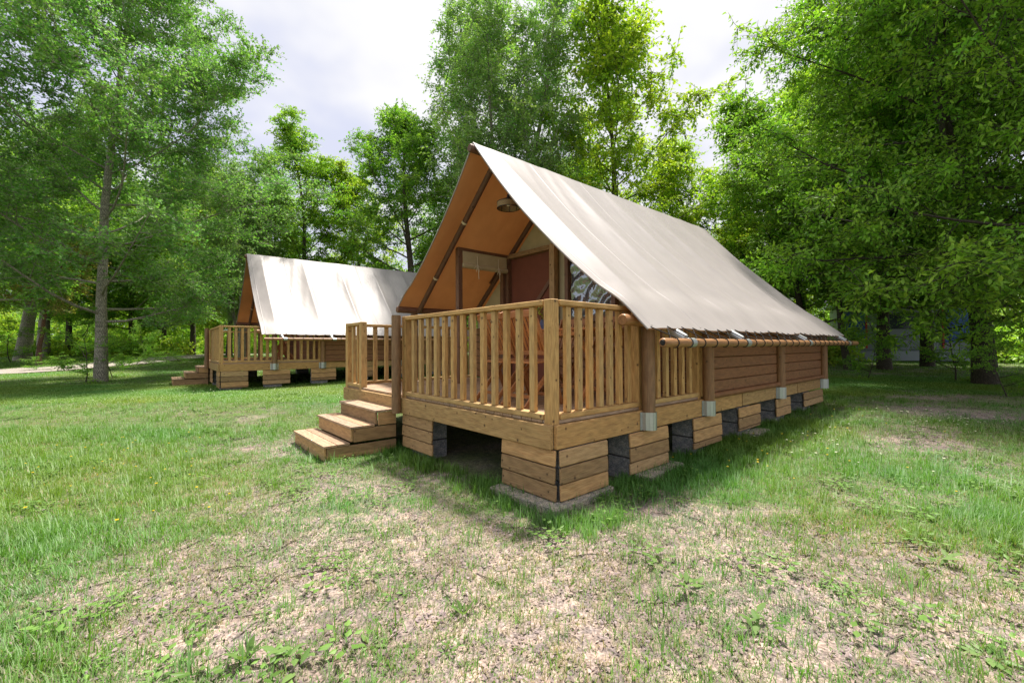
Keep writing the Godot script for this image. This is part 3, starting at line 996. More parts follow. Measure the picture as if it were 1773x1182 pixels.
func roof_point(w: float, t: float, right: bool, drop: float) -> Vector3:
	var s: float
	var y: float
	var d := crest(t)
	var sag := 0.03 + 0.12 * (1.0 - exp(-d / 0.2))
	var front := 1.0 - smoothstep(0.92, 1.3, t)
	var belly := sin(PI * pow(w, 0.9)) * (1.0 - 0.8 * smoothstep(0.78, 0.93, w))
	if right:
		s = lerpf(2.326, -0.3, w)
		y = lerpf(4.115, 1.525, w) - belly * (sag + front * 0.05)
		y += 0.008 * sin(t * 5.2) * smoothstep(0.9, 1.0, w)
		s += 0.012 * sin(t * 7.1 + 1.0) * smoothstep(0.85, 1.0, w)
	else:
		s = lerpf(2.326, 4.56, w)
		y = lerpf(4.115, 2.07, w) - belly * (sag * 0.9 + front * 0.05)
	# creases: fanning pulls near the ridge, soft buckles elsewhere
	var near := exp(-w * 5.0)
	y += noise_b.get_noise_2d(t * 9.0 + w * 6.0, w * 1.6) * (0.006 + 0.03 * near * w * 6.0)
	y += noise_a.get_noise_2d(t * 14.0 - w * 9.0, w * 5.0 + 20.0) * 0.005
	return P(s, t, y - drop)

func roof_sheet(right: bool, drop: float) -> ArrayMesh:
	var g := Geo.new()
	var nt := 134
	var nw := 40
	var t0 := 0.92
	var t1 := 7.62
	for i in nt + 1:
		for j in nw + 1:
			var t := lerpf(t0, t1, float(i) / nt)
			var w := float(j) / nw
			var p := roof_point(w, t, right, drop)
			var a := roof_point(w, t + 0.02, right, drop) - roof_point(w, t - 0.02, right, drop)
			var b := roof_point(minf(w + 0.01, 1.01), t, right, drop) - roof_point(maxf(w - 0.01, 0.0), t, right, drop)
			var n := a.cross(b).normalized()
			if n.y < 0: n = -n
			if drop > 0: n = -n
			g.vert(p, n)
	for i in nt:
		for j in nw:
			var a := i * (nw + 1) + j
			g.quad(a, a + 1, a + nw + 2, a + nw + 1)
	return g.mesh()

func hem(right: bool, t: float) -> ArrayMesh:
	var g := Geo.new()
	var path := PackedVector3Array()
	var rad := PackedFloat32Array()
	for j in 41:
		path.append(roof_point(j / 40.0, t, right, 0.008))
		rad.append(0.011)
	g.tube(path, rad, 6, true)
	return g.mesh()

# a doubled strip of cloth stitched down the slope
func seam(right: bool, t: float) -> ArrayMesh:
	var g := Geo.new()
	for j in 33:
		var w := 0.01 + 0.98 * j / 32.0
		var nn := (roof_point(w, t + 0.02, right, 0.0) - roof_point(w, t - 0.02, right, 0.0)).cross(roof_point(w + 0.01, t, right, 0.0) - roof_point(w - 0.01, t, right, 0.0)).normalized()
		if nn.y < 0: nn = -nn
		for k in [[-0.013, -0.002], [-0.011, 0.005], [0.011, 0.005], [0.013, -0.002]]:
			g.vert(roof_point(w, t + k[0], right, 0.0) + nn * k[1], (nn + Vector3(0, 0, -k[0] * 25.0)).normalized())
	for j in 32:
		for k in 3:
			g.quad(j * 4 + k, j * 4 + k + 1, j * 4 + k + 5, j * 4 + k + 4)
	return g.mesh()

func sheet(pts: Array, normal: Vector3, thick: float) -> ArrayMesh:
	# a convex panel with thickness
	var g := Geo.new()
	for s in [1.0, -1.0]:
		var first := g.v.size()
		for p in pts: g.vert(p + normal * thick * 0.5 * s, normal * s)
		for i in pts.size() - 2: g.tri(first, first + i + 1, first + i + 2)
	var c := Vector3.ZERO
	for p in pts: c += p / pts.size()
	for i in pts.size():
		var a: Vector3 = pts[i]
		var b: Vector3 = pts[(i + 1) % pts.size()]
		var n := (b - a).cross(normal).normalized()
		if n.dot((a + b) * 0.5 - c) < 0: n = -n
		g.flat_quad(a + normal * thick * 0.5, b + normal * thick * 0.5, b - normal * thick * 0.5, a - normal * thick * 0.5, n)
	return g.mesh()

func rail_run(parent: Node3D, a: Vector2, b: Vector2, count: int, top := true) -> void:
	# a and b are (s, t)
	var r := sub(parent, "railing")
	var A := P(a.x, a.y, 0)
	var B := P(b.x, b.y, 0)
	var up := Vector3.UP
	if top: beam(r, "top_rail", A + up * (RAIL - 0.022), B + up * (RAIL - 0.022), 0.044, 0.095, W("rail"), up, 0.006)
	beam(r, "bottom_rail", A + up * (DECK + 0.024), B + up * (DECK + 0.024), 0.046, 0.095, W("rail"), up, 0.006)
	var dir := (B - A).normalized()
	var side := dir.cross(up)
	for i in count:
		var q := A.lerp(B, (i + 0.9) / (count + 0.8))
		var o := put(r, "baluster", box_mesh(RAIL - DECK - 0.0935, 0.045, 0.062, 0.005), W("rail"))
		o.transform = Transform3D(Basis(up, side, dir).orthonormalized(), q + up * ((RAIL + DECK) * 0.5 + 0.0015))
		o.rotate_object_local(Vector3.RIGHT, rng.randf_range(-0.02, 0.02))

func pier(parent: Node3D, s: float, ta: float, tb: float, front: bool, low: float) -> void:
	var pr := sub(parent, "pier")
	var top := 0.548
	var h := 0.136
	# clad faces: boards stacked from the top down, each leaning out a little at its lower edge
	var faces := [[true, ta, tb]]
	for f in faces:
		var k := 0
		var y := top
		while y > low + 0.02:
			var hh := minf(h, y - low)
			var a: Vector3
			var b: Vector3
			var out: Vector3
			var jit := rng.randf_range(-0.006, 0.006)
			if front:
				a = P(ta + jit, 0.006, y - hh * 0.5); b = P(tb + jit, 0.006, y - hh * 0.5); out = Vector3.BACK
			else:
				a = P(s, ta + jit, y - hh * 0.5); b = P(s, tb + jit, y - hh * 0.5); out = Vector3.RIGHT
			var tilt := rng.randf_range(0.03, 0.07)
			var o := beam(pr, "board", a + out * 0.012 * (k % 2) * 0.3, b + out * 0.012 * (k % 2) * 0.3, hh - 0.007, 0.026, W("clad"), Vector3.UP, 0.009)
			o.rotate_object_local(Vector3.RIGHT, tilt * (1.0 if (o.transform.basis.z.dot(out) < 0) else -1.0))
			y -= h
			k += 1
	# masonry core, two courses
	for c in 2:
		var y0 := lerpf(low - 0.1, top, c / 2.0) + 0.004
		var y1 := lerpf(low - 0.1, top, (c + 1) / 2.0) - 0.006
		var mid := (ta + tb) * 0.5
		if front:
			beam(pr, "block", P(mid - 0.22, 0.16, (y0 + y1) / 2), P(mid + 0.22, 0.16, (y0 + y1) / 2), y1 - y0, 0.24, mats.block, Vector3.UP, 0.008)
		else:
			beam(pr, "block", P(s + 0.16, ta + 0.05, (y0 + y1) / 2), P(s + 0.16, ta + 0.47, (y0 + y1) / 2), y1 - y0, 0.25, mats.block, Vector3.UP, 0.008)

func clamp_mesh() -> ArrayMesh:
	# a galvanised half-round clamp: a bent plate with two flanges
	if box_cache.has("clamp"): return box_cache.clamp
	var g := Geo.new()
	var prof := PackedVector2Array()
	prof.append(Vector2(-0.1, 0.0))
	for i in 9:
		var a := PI - PI * i / 8.0
		prof.append(Vector2(cos(a) * 0.076, sin(a) * 0.1 + 0.004))
	prof.append(Vector2(0.1, 0.0))
	for i in prof.size() - 1:
		var a := prof[i]
		var b := prof[i + 1]
		var d := (b - a).normalized()
		var n := Vector3(-d.y, 0, d.x)
		for k in [0.0, 0.004]:
			var nn := n if k > 0 else -n
			g.flat_quad(Vector3(a.x, -0.085, a.y) + n * k, Vector3(b.x, -0.085, b.y) + n * k, Vector3(b.x, 0.085, b.y) + n * k, Vector3(a.x, 0.085, a.y) + n * k, nn)
		for yy in [-0.085, 0.085]:
			g.flat_quad(Vector3(a.x, yy, a.y), Vector3(b.x, yy, b.y), Vector3(b.x, yy, b.y) + n * 0.004, Vector3(a.x, yy, a.y) + n * 0.004, Vector3(0, signf(yy), 0))
	for sx in [-1, 1]:
		for yy in [-0.05, 0.05]:
			g.tube(PackedVector3Array([Vector3(sx * 0.088, yy, 0), Vector3(sx * 0.088, yy, 0.012)]), PackedFloat32Array([0.008, 0.007]), 6, true)
	var m := g.mesh()
	box_cache.clamp = m
	return m

func make_lodge() -> Node3D:
	rng.seed = 4242
	var L := thing("canvas_lodge", "beige canvas lodge on a timber deck in the foreground with steps and railings", "lodge", "canvas lodges on timber decks")
	# --- deck
	var deck := sub(L, "deck")
	var nb := 36
	var bw := SL / nb
	for i in nb:
		var s := (i + 0.5) * bw
		beam(deck, "plank", P(s, 0.012, DECK - 0.014), P(s, 2.5, DECK - 0.014), 0.028, bw - 0.006, W("deck"), Vector3.UP, 0.003)
	beam(deck, "subfloor", P(SL / 2, T2 + 0.0, DECK - 0.02), P(SL / 2, T4, DECK - 0.02), 0.03, SL - 0.1, W("deck"))
	for y in [0.645]:
		beam(deck, "fascia", P(-0.008, -0.012, y), P(SL, -0.012, y), 0.19, 0.044, W("fascia"), Vector3.UP, 0.006)
		beam(deck, "fascia", P(-0.022, 0.012, y), P(-0.022, T2 + 0.02, y), 0.19, 0.044, W("fascia"), Vector3.UP, 0.006)
		beam(deck, "fascia", P(-0.022, T2 + 0.03, y), P(-0.022, 3.55, y), 0.17, 0.044, W("fascia"), Vector3.UP, 0.006)
		beam(deck, "fascia", P(-0.022, 3.58, y), P(-0.022, T3 + 0.9, y), 0.17, 0.044, W("fascia"), Vector3.UP, 0.006)
		beam(deck, "fascia", P(-0.022, T3 + 0.93, y), P(-0.022, T4 + 0.1, y), 0.17, 0.044, W("fascia"), Vector3.UP, 0.006)
		beam(deck, "fascia", P(SL + 0.02, 0.012, y), P(SL + 0.02, T4, y), 0.19, 0.044, W("fascia"), Vector3.UP, 0.006)
	for k in 7:
		beam(deck, "joist", P(0.03, 0.35 + k * 1.1, 0.66), P(SL - 0.03, 0.35 + k * 1.1, 0.66), 0.15, 0.05, W("fascia"))
	# --- piers
	pier(L, -0.05, 0.03, 0.64, false, 0.115)
	pier(L, 0.0, -0.03, 0.63, true, 0.115)
	pier(L, -0.05, 0.98, 1.66, false, 0.16)
	pier(L, -0.05, 2.2, 2.9, false, 0.2)
	pier(L, -0.05, 3.42, 4.14, false, 0.24)
	pier(L, -0.05, 4.78, 5.4, false, 0.27)
	pier(L, -0.05, 6.1, 7.2, false, 0.3)
	pier(L, 0.0, 1.85, 2.56, true, 0.13)
	pier(L, 0.0, 3.95, 4.5, true, 0.13)
	for t in [1.3, 3.0, 5.0, 7.0]:
		var pr := sub(L, "pier")
		beam(pr, "block", P(SL - 0.3, t, 0.3), P(SL - 0.05, t, 0.3), 0.5, 0.4, mats.block, Vector3.UP, 0.008)
	# --- steps
	var st := sub(L, "steps")
	for k in 3:
		var y: float = [0.60, 0.435, 0.255][k]
		var t: float = -0.3 * (k + 1)
		for b in 2:
			var tt := t + 0.075 + b * 0.15
			beam(st, "tread", P(2.66, tt - 0.012, y - 0.013), P(3.92, tt - 0.012, y - 0.013), 0.028, 0.144, W("deck"), Vector3.UP, 0.004)
		beam(st, "riser", P(2.69, t + 0.018, y - 0.105), P(3.89, t + 0.018, y - 0.105), 0.15, 0.026, W("clad"), Vector3.UP, 0.004)
		for s in [2.672, 3.908]:
			beam(st, "side_board", P(s, t + 0.0315, y - 0.107), P(s, -0.04, y - 0.107), 0.152, 0.026, W("clad"), Vector3.UP, 0.004)
	for s in [2.672, 3.908]:
		beam(st, "side_board", P(s, -0.8715, 0.06), P(s, -0.04, 0.06), 0.17, 0.026, W("clad"), Vector3.UP, 0.004)
	beam(st, "riser", P(2.69, -0.885, 0.06), P(3.89, -0.885, 0.06), 0.17, 0.026, W("clad"), Vector3.UP, 0.004)
	# --- railings and their posts
	rail_run(L, Vector2(0.1, 0.045), Vector2(2.50, 0.045), 13)
	rail_run(L, Vector2(0.045, 0.1), Vector2(0.045, T1 - 0.03), 7)
	rail_run(L, Vector2(0.045, T1 + 0.04), Vector2(0.045, T2 - 0.06), 6)
	rail_run(L, Vector2(3.93, 0.045), Vector2(SL - 0.06, 0.045), 2)
	rail_run(L, Vector2(SL - 0.045, 0.1), Vector2(SL - 0.045, T1 - 0.03), 5)
	rail_run(L, Vector2(SL - 0.045, T1 + 0.04), Vector2(SL - 0.045, T2 - 0.06), 5)
	var up := Vector3.UP
	for q in [[0.047, 0.047, RAIL], [3.93, 0.045, RAIL], [SL - 0.045, 0.045, RAIL], [0.045, T1 - 0.0, RAIL - 0.05], [2.535, 0.045, RAIL], [0.045, T2 - 0.05, RAIL - 0.1]]:
		var o := put(L, "railing_post", box_mesh(q[2] - DECK + 0.04, 0.09, 0.09, 0.006), W("rail"))
		o.transform = Transform3D(Basis(Vector3.UP, Vector3.RIGHT, Vector3.FORWARD), P(q[0], q[1], (q[2] + DECK - 0.04) / 2 + 0.003))
	pole(L, "newel_post", P(2.56, -0.085, 0.555), P(2.56, -0.085, 1.755), 0.058, W("post_log"))
	# --- round posts with clamps
	for t in [T1, T2, T3, T4]:
		pole(L, "post", P(-0.078, t, 0.565), P(-0.078, t, 1.56), 0.064, W("post_log"))
		var c := put(L, "clamp", clamp_mesh(), mats.galvanised)
		c.transform = Transform3D(Basis(Vector3.UP, PI / 2), P(-0.0455, t, 0.642))
		pole(L, "post", P(SL + 0.1, t, 0.5), P(SL + 0.1, t, 1.96), 0.068, W("post_log"))
	pole(L, "wall_plate", P(-0.085, 0.83, 1.6), P(-0.085, T4 + 0.25, 1.6), 0.055, W("eave_log"))
	pole(L, "wall_plate", P(SL + 0.04, 0.9, 2.015), P(SL + 0.04, T4 + 0.25, 2.015), 0.058, W("log"))
	pole(L, "ridge_pole", P(2.326, 0.86, 4.025), P(2.326, 7.72, 4.025), 0.055, W("log"))
	# --- rafters
	for t in RAFTERS:
		pole(L, "rafter", P(2.30, t, 3.95), P(-0.12, t, 1.60), 0.042, W("log"))
		var rf := pole(L, "rafter", P(2.35, t, 3.93), P(SL + 0.02, t, 1.98), 0.042, W("log"))
		if t < 2.0:
			for f in [0.33, 0.72]:
				var tie := pole(rf, "rope_tie", Vector3(-1.45 + 2.9 * f, 0, 0), Vector3(-1.41 + 2.9 * f, 0, 0), 0.047, mats.string)
				tie.name = "rope_tie"
	# --- eave pole, sleeves and lacing
	var e0 := P(-0.41, 0.95, 1.39)
	var ep := pole(L, "eave_pole", e0, P(-0.41, 8.05, 1.39), 0.041, W("eave_log"), 16)
	pole(ep, "end_cap", Vector3(-3.556, 0, 0), Vector3(-3.546, 0, 0), 0.026, mats.dark_iron)
	for t in [1.45, 2.75, 5.05, 7.4]:
		var c := sub(L, "pole_clamp")
		pole(c, "ring", P(-0.41, t - 0.055, 1.39), P(-0.41, t + 0.055, 1.39), 0.0455, mats.galvanised, 16)
		pole(c, "tube", P(-0.24, t - 0.06, 1.515), P(-0.385, t - 0.06, 1.425), 0.046, mats.galvanised)
	var n := 26
	for i in n:
		var t := 0.98 + i * 0.255
		var top_a := roof_point(0.995, t, true, 0.0) + Vector3(0, 0.002, 0)
		var t2 := t + 0.17
		var g := Geo.new()
		var path := PackedVector3Array([top_a, P(-0.43, t2 - 0.02, 1.437)])
		for k in 7:
			var a := PI * 0.45 - k * PI * 1.0 / 6.0
			path.append(P(-0.41 - cos(a) * 0.046, t2, 1.39 + sin(a) * 0.046))
		path.append(P(-0.37, t2 + 0.02, 1.40))
		path.append(roof_point(0.995, t + 0.255, true, 0.004))
		var rd := PackedFloat32Array()
		for p in path: rd.append(0.0055)
		g.tube(path, rd, 5)
		put(L, "lacing_cord", g.mesh(), mats.cord)
	# --- canopy: weathered outer canvas over an ochre lining
	var can := put(L, "canopy", roof_sheet(true, 0.0), mats.canvas)
	put(can, "lining", roof_sheet(true, 0.012), mats.lining)
	put(can, "hem", hem(true, 0.92), mats.canvas)
	for t in [1.02, 1.95, 3.1, 4.3, 5.5, 6.65, 7.55]:
		put(can, "seam", seam(true, t), mats.canvas)
	var can2 := put(L, "canopy", roof_sheet(false, 0.0), mats.canvas)
	put(can2, "lining", roof_sheet(false, 0.012), mats.lining)
	put(can2, "hem", hem(false, 0.92), mats.canvas)
	# --- front wall of the cabin, boards below and canvas above
	var fw := sub(L, "front_wall")
	var y := DECK + 0.004
	for k in 7:
		beam(fw, "board", P(0.03, T2 + 0.03, y + 0.068), P(2.3, T2 + 0.03, y + 0.068), 0.13, 0.03, W("wall"), up, 0.008)
		beam(fw, "board", P(3.5, T2 + 0.03, y + 0.068), P(SL, T2 + 0.03, y + 0.068), 0.13, 0.03, W("wall"), up, 0.008)
		y += 0.136
	put(fw, "canvas_panel", sheet([P(0.03, T2 + 0.08, DECK), P(SL, T2 + 0.08, DECK), P(SL, T2 + 0.08, 1.93), P(2.326, T2 + 0.08, 3.93), P(0.03, T2 + 0.08, 1.68)], Vector3.BACK, 0.012), mats.cream)
	# door of rust cloth in a timber frame
	var dr := sub(L, "door")
	put(dr, "cloth", sheet([P(2.4, T2 + 0.015, DECK + 0.01), P(3.44, T2 + 0.015, DECK + 0.01), P(3.44, T2 + 0.015, 2.9), P(2.4, T2 + 0.015, 2.9)], Vector3.BACK, 0.01), mats.rust_cloth)
	beam(dr, "frame", P(2.36, T2 - 0.02, DECK), P(2.36, T2 - 0.02, 2.99), 0.09, 0.11, W("clad"))
	beam(dr, "frame", P(3.47, T2 - 0.02, DECK), P(3.47, T2 - 0.02, 2.93), 0.1, 0.11, W("frame"))
	beam(dr, "frame", P(2.41, T2 - 0.02, 2.945), P(3.52, T2 - 0.02, 2.945), 0.075, 0.1, W("clad"), up)
	beam(dr, "brace", P(2.415, T2 - 0.003, 2.46), P(3.3, T2 - 0.003, 1.55), 0.07, 0.02, W("log"))
	# window: timber frame with wrinkled clear film
	var wn := sub(L, "window")
	for q in [[1.19, 1.72, 1.19, 2.66], [2.05, 1.72, 2.05, 2.78]]:
		beam(wn, "frame", P(q[0], T2 - 0.03, q[1]), P(q[2], T2 - 0.03, q[3]), 0.085, 0.07, W("frame"))
	beam(wn, "frame", P(2.005, T2 - 0.03, 2.70), P(1.235, T2 - 0.03, 2.70), 0.08, 0.07, W("frame"))
	beam(wn, "frame", P(2.005, T2 - 0.03, 1.76), P(1.235, T2 - 0.03, 1.76), 0.08, 0.07, W("frame"))
	var wg := Geo.new()
	for i in 41:
		for j in 41:
			var s := lerpf(1.236, 2.004, i / 40.0)
			var yy := lerpf(1.8, 2.66, j / 40.0)
			var ph := (s * 0.75 + yy) * 30.0
			var ht := func(a: float, b: float) -> float: return 0.02 * sin((a * 0.8 + b) * 17.0 + 3.0 * noise_a.get_noise_2d(a * 14.0, b * 14.0)) + 0.012 * noise_b.get_noise_2d((a * 0.8 + b) * 26.0, (a - b) * 7.0)
			var dx: float = (ht.call(s + 0.005, yy) - ht.call(s - 0.005, yy)) / 0.01
			var dy: float = (ht.call(s, yy + 0.005) - ht.call(s, yy - 0.005)) / 0.01
			wg.vert(P(s, T2 - 0.005, yy) + Vector3.BACK * ht.call(s, yy), Vector3(dx, -dy, 1).normalized())
	for i in 40:
		for j in 40:
			var a := i * 41 + j
			wg.quad(a, a + 1, a + 42, a + 41)
	put(wn, "film", wg.mesh(), mats.film)
	# side screen of the entrance: posts, head beam and a rolled flap tied up with string
	var es := sub(L, "entrance_screen")
	beam(es, "post", P(3.47, 1.45, DECK), P(3.47, 1.45, 2.93), 0.08, 0.09, W("frame"))
	beam(es, "post", P(3.53, T2 - 0.085, DECK), P(3.53, T2 - 0.085, 2.93), 0.09, 0.09, W("frame"))
	beam(es, "head_beam", P(3.47, 1.41, 2.95), P(3.47, T2 - 0.08, 2.95), 0.05, 0.09, W("frame"))
	put(es, "flap", sheet([P(3.43, 1.5, 2.92), P(3.43, 2.42, 2.92), P(3.43, 2.42, 2.70), P(3.43, 1.5, 2.70)], Vector3.RIGHT, 0.02), mats.cream)
	pole(es, "rolled_flap", P(3.43, 1.49, 2.69), P(3.43, 2.43, 2.69), 0.045, mats.cream)
	for t in [1.75, 2.2]:
		var g := Geo.new()
		g.tube(PackedVector3Array([P(3.378, t, 2.86), P(3.37, t, 2.70), P(3.37, t + 0.02, 2.6), P(3.372, t + 0.03, 2.48)]), PackedFloat32Array([0.006, 0.007, 0.006, 0.005]), 5)
		for k in 4:
			var a := -0.4 - k * 0.75
			g.tube(PackedVector3Array([P(3.37, t, 2.7), P(3.36, t + 0.05 * cos(a), 2.7 + 0.05 * sin(a)), P(3.37, t + 0.09 * cos(a), 2.68 + 0.09 * sin(a))]), PackedFloat32Array([0.006, 0.006, 0.004]), 5)
		put(es, "string_bow", g.mesh(), mats.string)
	beam(L, "tie_beam", P(3.52, T2 - 0.04, 2.99), P(SL - 0.55, T2 - 0.04, 2.55), 0.05, 0.05, W("log"))
	# --- side and back walls
	for side in 2:
		var wl := sub(L, "side_wall")
		var s := -0.035 if side == 0 else SL + 0.02
		for seg in [[T2 + 0.06, T3 - 0.06], [T3 + 0.06, T4]]:
			var yb := DECK + 0.03
			for k in 6:
				beam(wl, "board", P(s, seg[0], yb + 0.07), P(s, seg[1], yb + 0.07), 0.136, 0.03, W("wall"), up, 0.01)
				yb += 0.141
			if side == 0: pole(wl, "ledge", P(s - 0.03, seg[0], DECK + 0.0), P(s - 0.03, seg[1], DECK + 0.0), 0.035, W("wall"))
	beam(L, "corner_board", P(-0.03, T2 + 0.01, DECK), P(-0.03, T2 + 0.01, 1.55), 0.07, 0.09, W("rail"))
	var bw2 := sub(L, "back_wall")
	put(bw2, "canvas_panel", sheet([P(0.0, T4 - 0.02, DECK), P(SL, T4 - 0.02, DECK), P(SL, T4 - 0.02, 1.95), P(2.326, T4 - 0.02, 3.9), P(0.0, T4 - 0.02, 1.68)], Vector3.BACK, 0.02), mats.cream)
	return L

func make_chair() -> Node3D:
	rng.seed = 99
	var c := thing("folding_chair", "", "chair")
	var up := Vector3.UP
	for sx in [-1.0, 1.0]:
		var x: float = sx * 0.2
		beam(c, "long_leg", Vector3(x, 0.0, -0.27), Vector3(x, 0.95, 0.16), 0.024, 0.05, W("teak"), Vector3.RIGHT)
		beam(c, "short_leg", Vector3(x * 0.84, 0.0, 0.24), Vector3(x * 0.84, 0.44, -0.2), 0.024, 0.045, W("teak"), Vector3.RIGHT)
	beam(c, "top_rail", Vector3(-0.225, 0.915, 0.15), Vector3(0.225, 0.915, 0.15), 0.07, 0.026, W("teak"))
	beam(c, "lower_rail", Vector3(-0.19, 0.53, -0.028), Vector3(0.19, 0.53, -0.028), 0.05, 0.024, W("teak"))
	for i in 7:
		var x := -0.15 + i * 0.05
		beam(c, "back_slat", Vector3(x, 0.555, -0.017), Vector3(x, 0.885, 0.135), 0.03, 0.012, W("teak"), Vector3.RIGHT, 0.002)
	for i in 8:
		var z := -0.23 + i * 0.052
		beam(c, "seat_slat", Vector3(-0.19, 0.452 - i * 0.003, z), Vector3(0.19, 0.452 - i * 0.003, z), 0.016, 0.042, W("teak"), up, 0.003)
	beam(c, "stretcher", Vector3(-0.19, 0.09, -0.23), Vector3(0.19, 0.09, -0.23), 0.035, 0.022, W("teak"))
	beam(c, "stretcher", Vector3(-0.15, 0.1, 0.15), Vector3(0.15, 0.1, 0.15), 0.035, 0.022, W("teak"))
	return c

func make_table() -> Node3D:
	var c := thing("folding_table", "slatted teak folding table standing between the chairs on the near deck", "table")
	for i in 8:
		beam(c, "top_slat", Vector3(-0.8, 0.765, -0.33 + i * 0.094), Vector3(0.8, 0.765, -0.33 + i * 0.094), 0.022, 0.086, W("teak"))
	for z in [-0.35, 0.35]:
		beam(c, "apron", Vector3(-0.7, 0.725, z), Vector3(0.7, 0.725, z), 0.055, 0.025, W("teak"))
	for x in [-0.58, 0.58]:
		beam(c, "leg", Vector3(x, 0, -0.33), Vector3(x, 0.75, 0.33), 0.03, 0.055, W("teak"), Vector3.RIGHT)
		beam(c, "leg", Vector3(x + 0.035, 0, 0.33), Vector3(x + 0.035, 0.75, -0.33), 0.03, 0.055, W("teak"), Vector3.RIGHT)
	beam(c, "stretcher", Vector3(-0.58, 0.12, -0.22), Vector3(0.58, 0.12, -0.22), 0.045, 0.025, W("teak"))
	return c

func furnish(frame: Transform3D, frame2: Transform3D) -> void:
	var chair := make_chair()
	var list := [
		[frame, 1.3, 0.55, 0.0, "teak folding chair behind the near lodge's front railing, the one closer to the steps"],
		[frame, 0.84, 0.55, 0.05, "teak folding chair behind the near lodge's front railing, the one closer to the deck corner"],
		[frame, 0.75, 1.72, PI, "teak folding chair against the near lodge's cabin wall under the window"],
		[frame, 1.4, 1.74, PI + 0.06, "teak folding chair against the near lodge's cabin wall beside the rust cloth door"],
		[frame2, 0.7, 1.75, PI, "teak folding chair on the far lodge's deck close to its side railing"],
		[frame2, 1.35, 1.75, PI, "teak folding chair on the far lodge's deck further from its side railing"]]
	for i in list.size():
		var q: Array = list[i]
		var o := chair
		if i > 0:
			o = chair.duplicate()
			o.name = numbered("folding_chair")
			add_child(o)
		var f: Transform3D = q[0]
		o.transform = f * Transform3D(Basis(Vector3.UP, q[3]), P(q[1], q[2], DECK + 0.001))
		tag(o, q[4], "chair", "teak folding chairs on the decks")
	var t := make_table()
	t.transform = frame * Transform3D(Basis(), P(1.05, 1.15, DECK + 0.001))
	# vase with a yellow-green sprig
	var v := thing("flower_vase", "dark vase with yellow-green sprigs on the teak table", "vase")
	v.transform = frame * Transform3D(Basis(), P(1.2, 1.1, DECK + 0.778))
	var g := Geo.new()
	g.tube(PackedVector3Array([Vector3(0, 0, 0), Vector3(0, 0.03, 0), Vector3(0, 0.07, 0), Vector3(0, 0.11, 0), Vector3(0, 0.125, 0)]), PackedFloat32Array([0.03, 0.045, 0.048, 0.026, 0.032]), 14, true)
	put(v, "vase_body", g.mesh(), mats.vase)
	rng.seed = 12
	for i in 5:
		var a := TAU * i / 5
		var lg := Geo.new()
		lg.use_c = true
		var top := Vector3(cos(a) * 0.06, 0.24 + 0.02 * i, sin(a) * 0.06)
		lg.tube(PackedVector3Array([Vector3(0, 0.1, 0), top * 0.6, top]), PackedFloat32Array([0.003, 0.002, 0.0015]), 4, false, Color(0.1, 0.17, 0.03))
		for k in 8:
			var d := rand_dir()
			leaf_into(lg, top * (0.6 + 0.4 * k / 8.0), d, d.cross(Vector3.UP).normalized(), 0.045, 0.026, Color(0.16, 0.26, 0.03).lerp(Color(0.5, 0.45, 0.05), rng.randf()), 0.2)
		put(v, "sprig", lg.mesh(mats.blade))
	# pendant lamp, not lit
	var lp := thing("pendant_lamp", "unlit drum-shaped wicker pendant lamp hanging under the near lodge's ridge", "lamp")
	lp.transform = frame * Transform3D(Basis(), P(2.326, 1.54, 3.35))
	pole(lp, "cord", Vector3(0, 0.2, 0), Vector3(0, 0.66, 0), 0.005, mats.dark_iron)
	pole(lp, "socket", Vector3(0, 0.12, 0), Vector3(0, 0.2, 0), 0.022, mats.dark_iron)
	var sg := Geo.new()
	for k in 2:
		var r := 0.165 - k * 0.006
		var f0 := sg.v.size()
		for i in 33:
			var a := TAU * i / 32
			var nn := Vector3(cos(a), 0, sin(a)) * (1.0 if k == 0 else -1.0)
			sg.vert(Vector3(cos(a) * r, 0.0, sin(a) * r), nn)
			sg.vert(Vector3(cos(a) * r, 0.085, sin(a) * r), nn)
		for i in 32:
			sg.quad(f0 + i * 2, f0 + i * 2 + 2, f0 + i * 2 + 3, f0 + i * 2 + 1)
	put(lp, "shade", sg.mesh(), mats.rattan)
	for yy in [0.0, 0.085]:
		var rg := Geo.new()
		var path := PackedVector3Array()
		var rd := PackedFloat32Array()
		for i in 33:
			path.append(Vector3(cos(TAU * i / 32) * 0.164, yy, sin(TAU * i / 32) * 0.164))
			rd.append(0.006)
		rg.tube(path, rd, 5)
		put(lp, "ring", rg.mesh(), mats.dark_iron)
	for i in 8:
		var a := TAU * i / 8
		pole(lp, "spoke", Vector3(cos(a) * 0.162, 0.085, sin(a) * 0.162), Vector3(cos(a) * 0.015, 0.155, sin(a) * 0.015), 0.004, mats.dark_iron, 6)
		pole(lp, "rib", Vector3(cos(a) * 0.157, 0.0, sin(a) * 0.157), Vector3(cos(a) * 0.157, 0.085, sin(a) * 0.157), 0.004, mats.dark_iron, 6)
	var bm := SphereMesh.new()
	bm.radius = 0.04
	bm.height = 0.09
	bm.radial_segments = 16
	bm.rings = 8
	put(lp, "bulb", bm, mats.bulb_glass).position = Vector3(0, 0.075, 0)

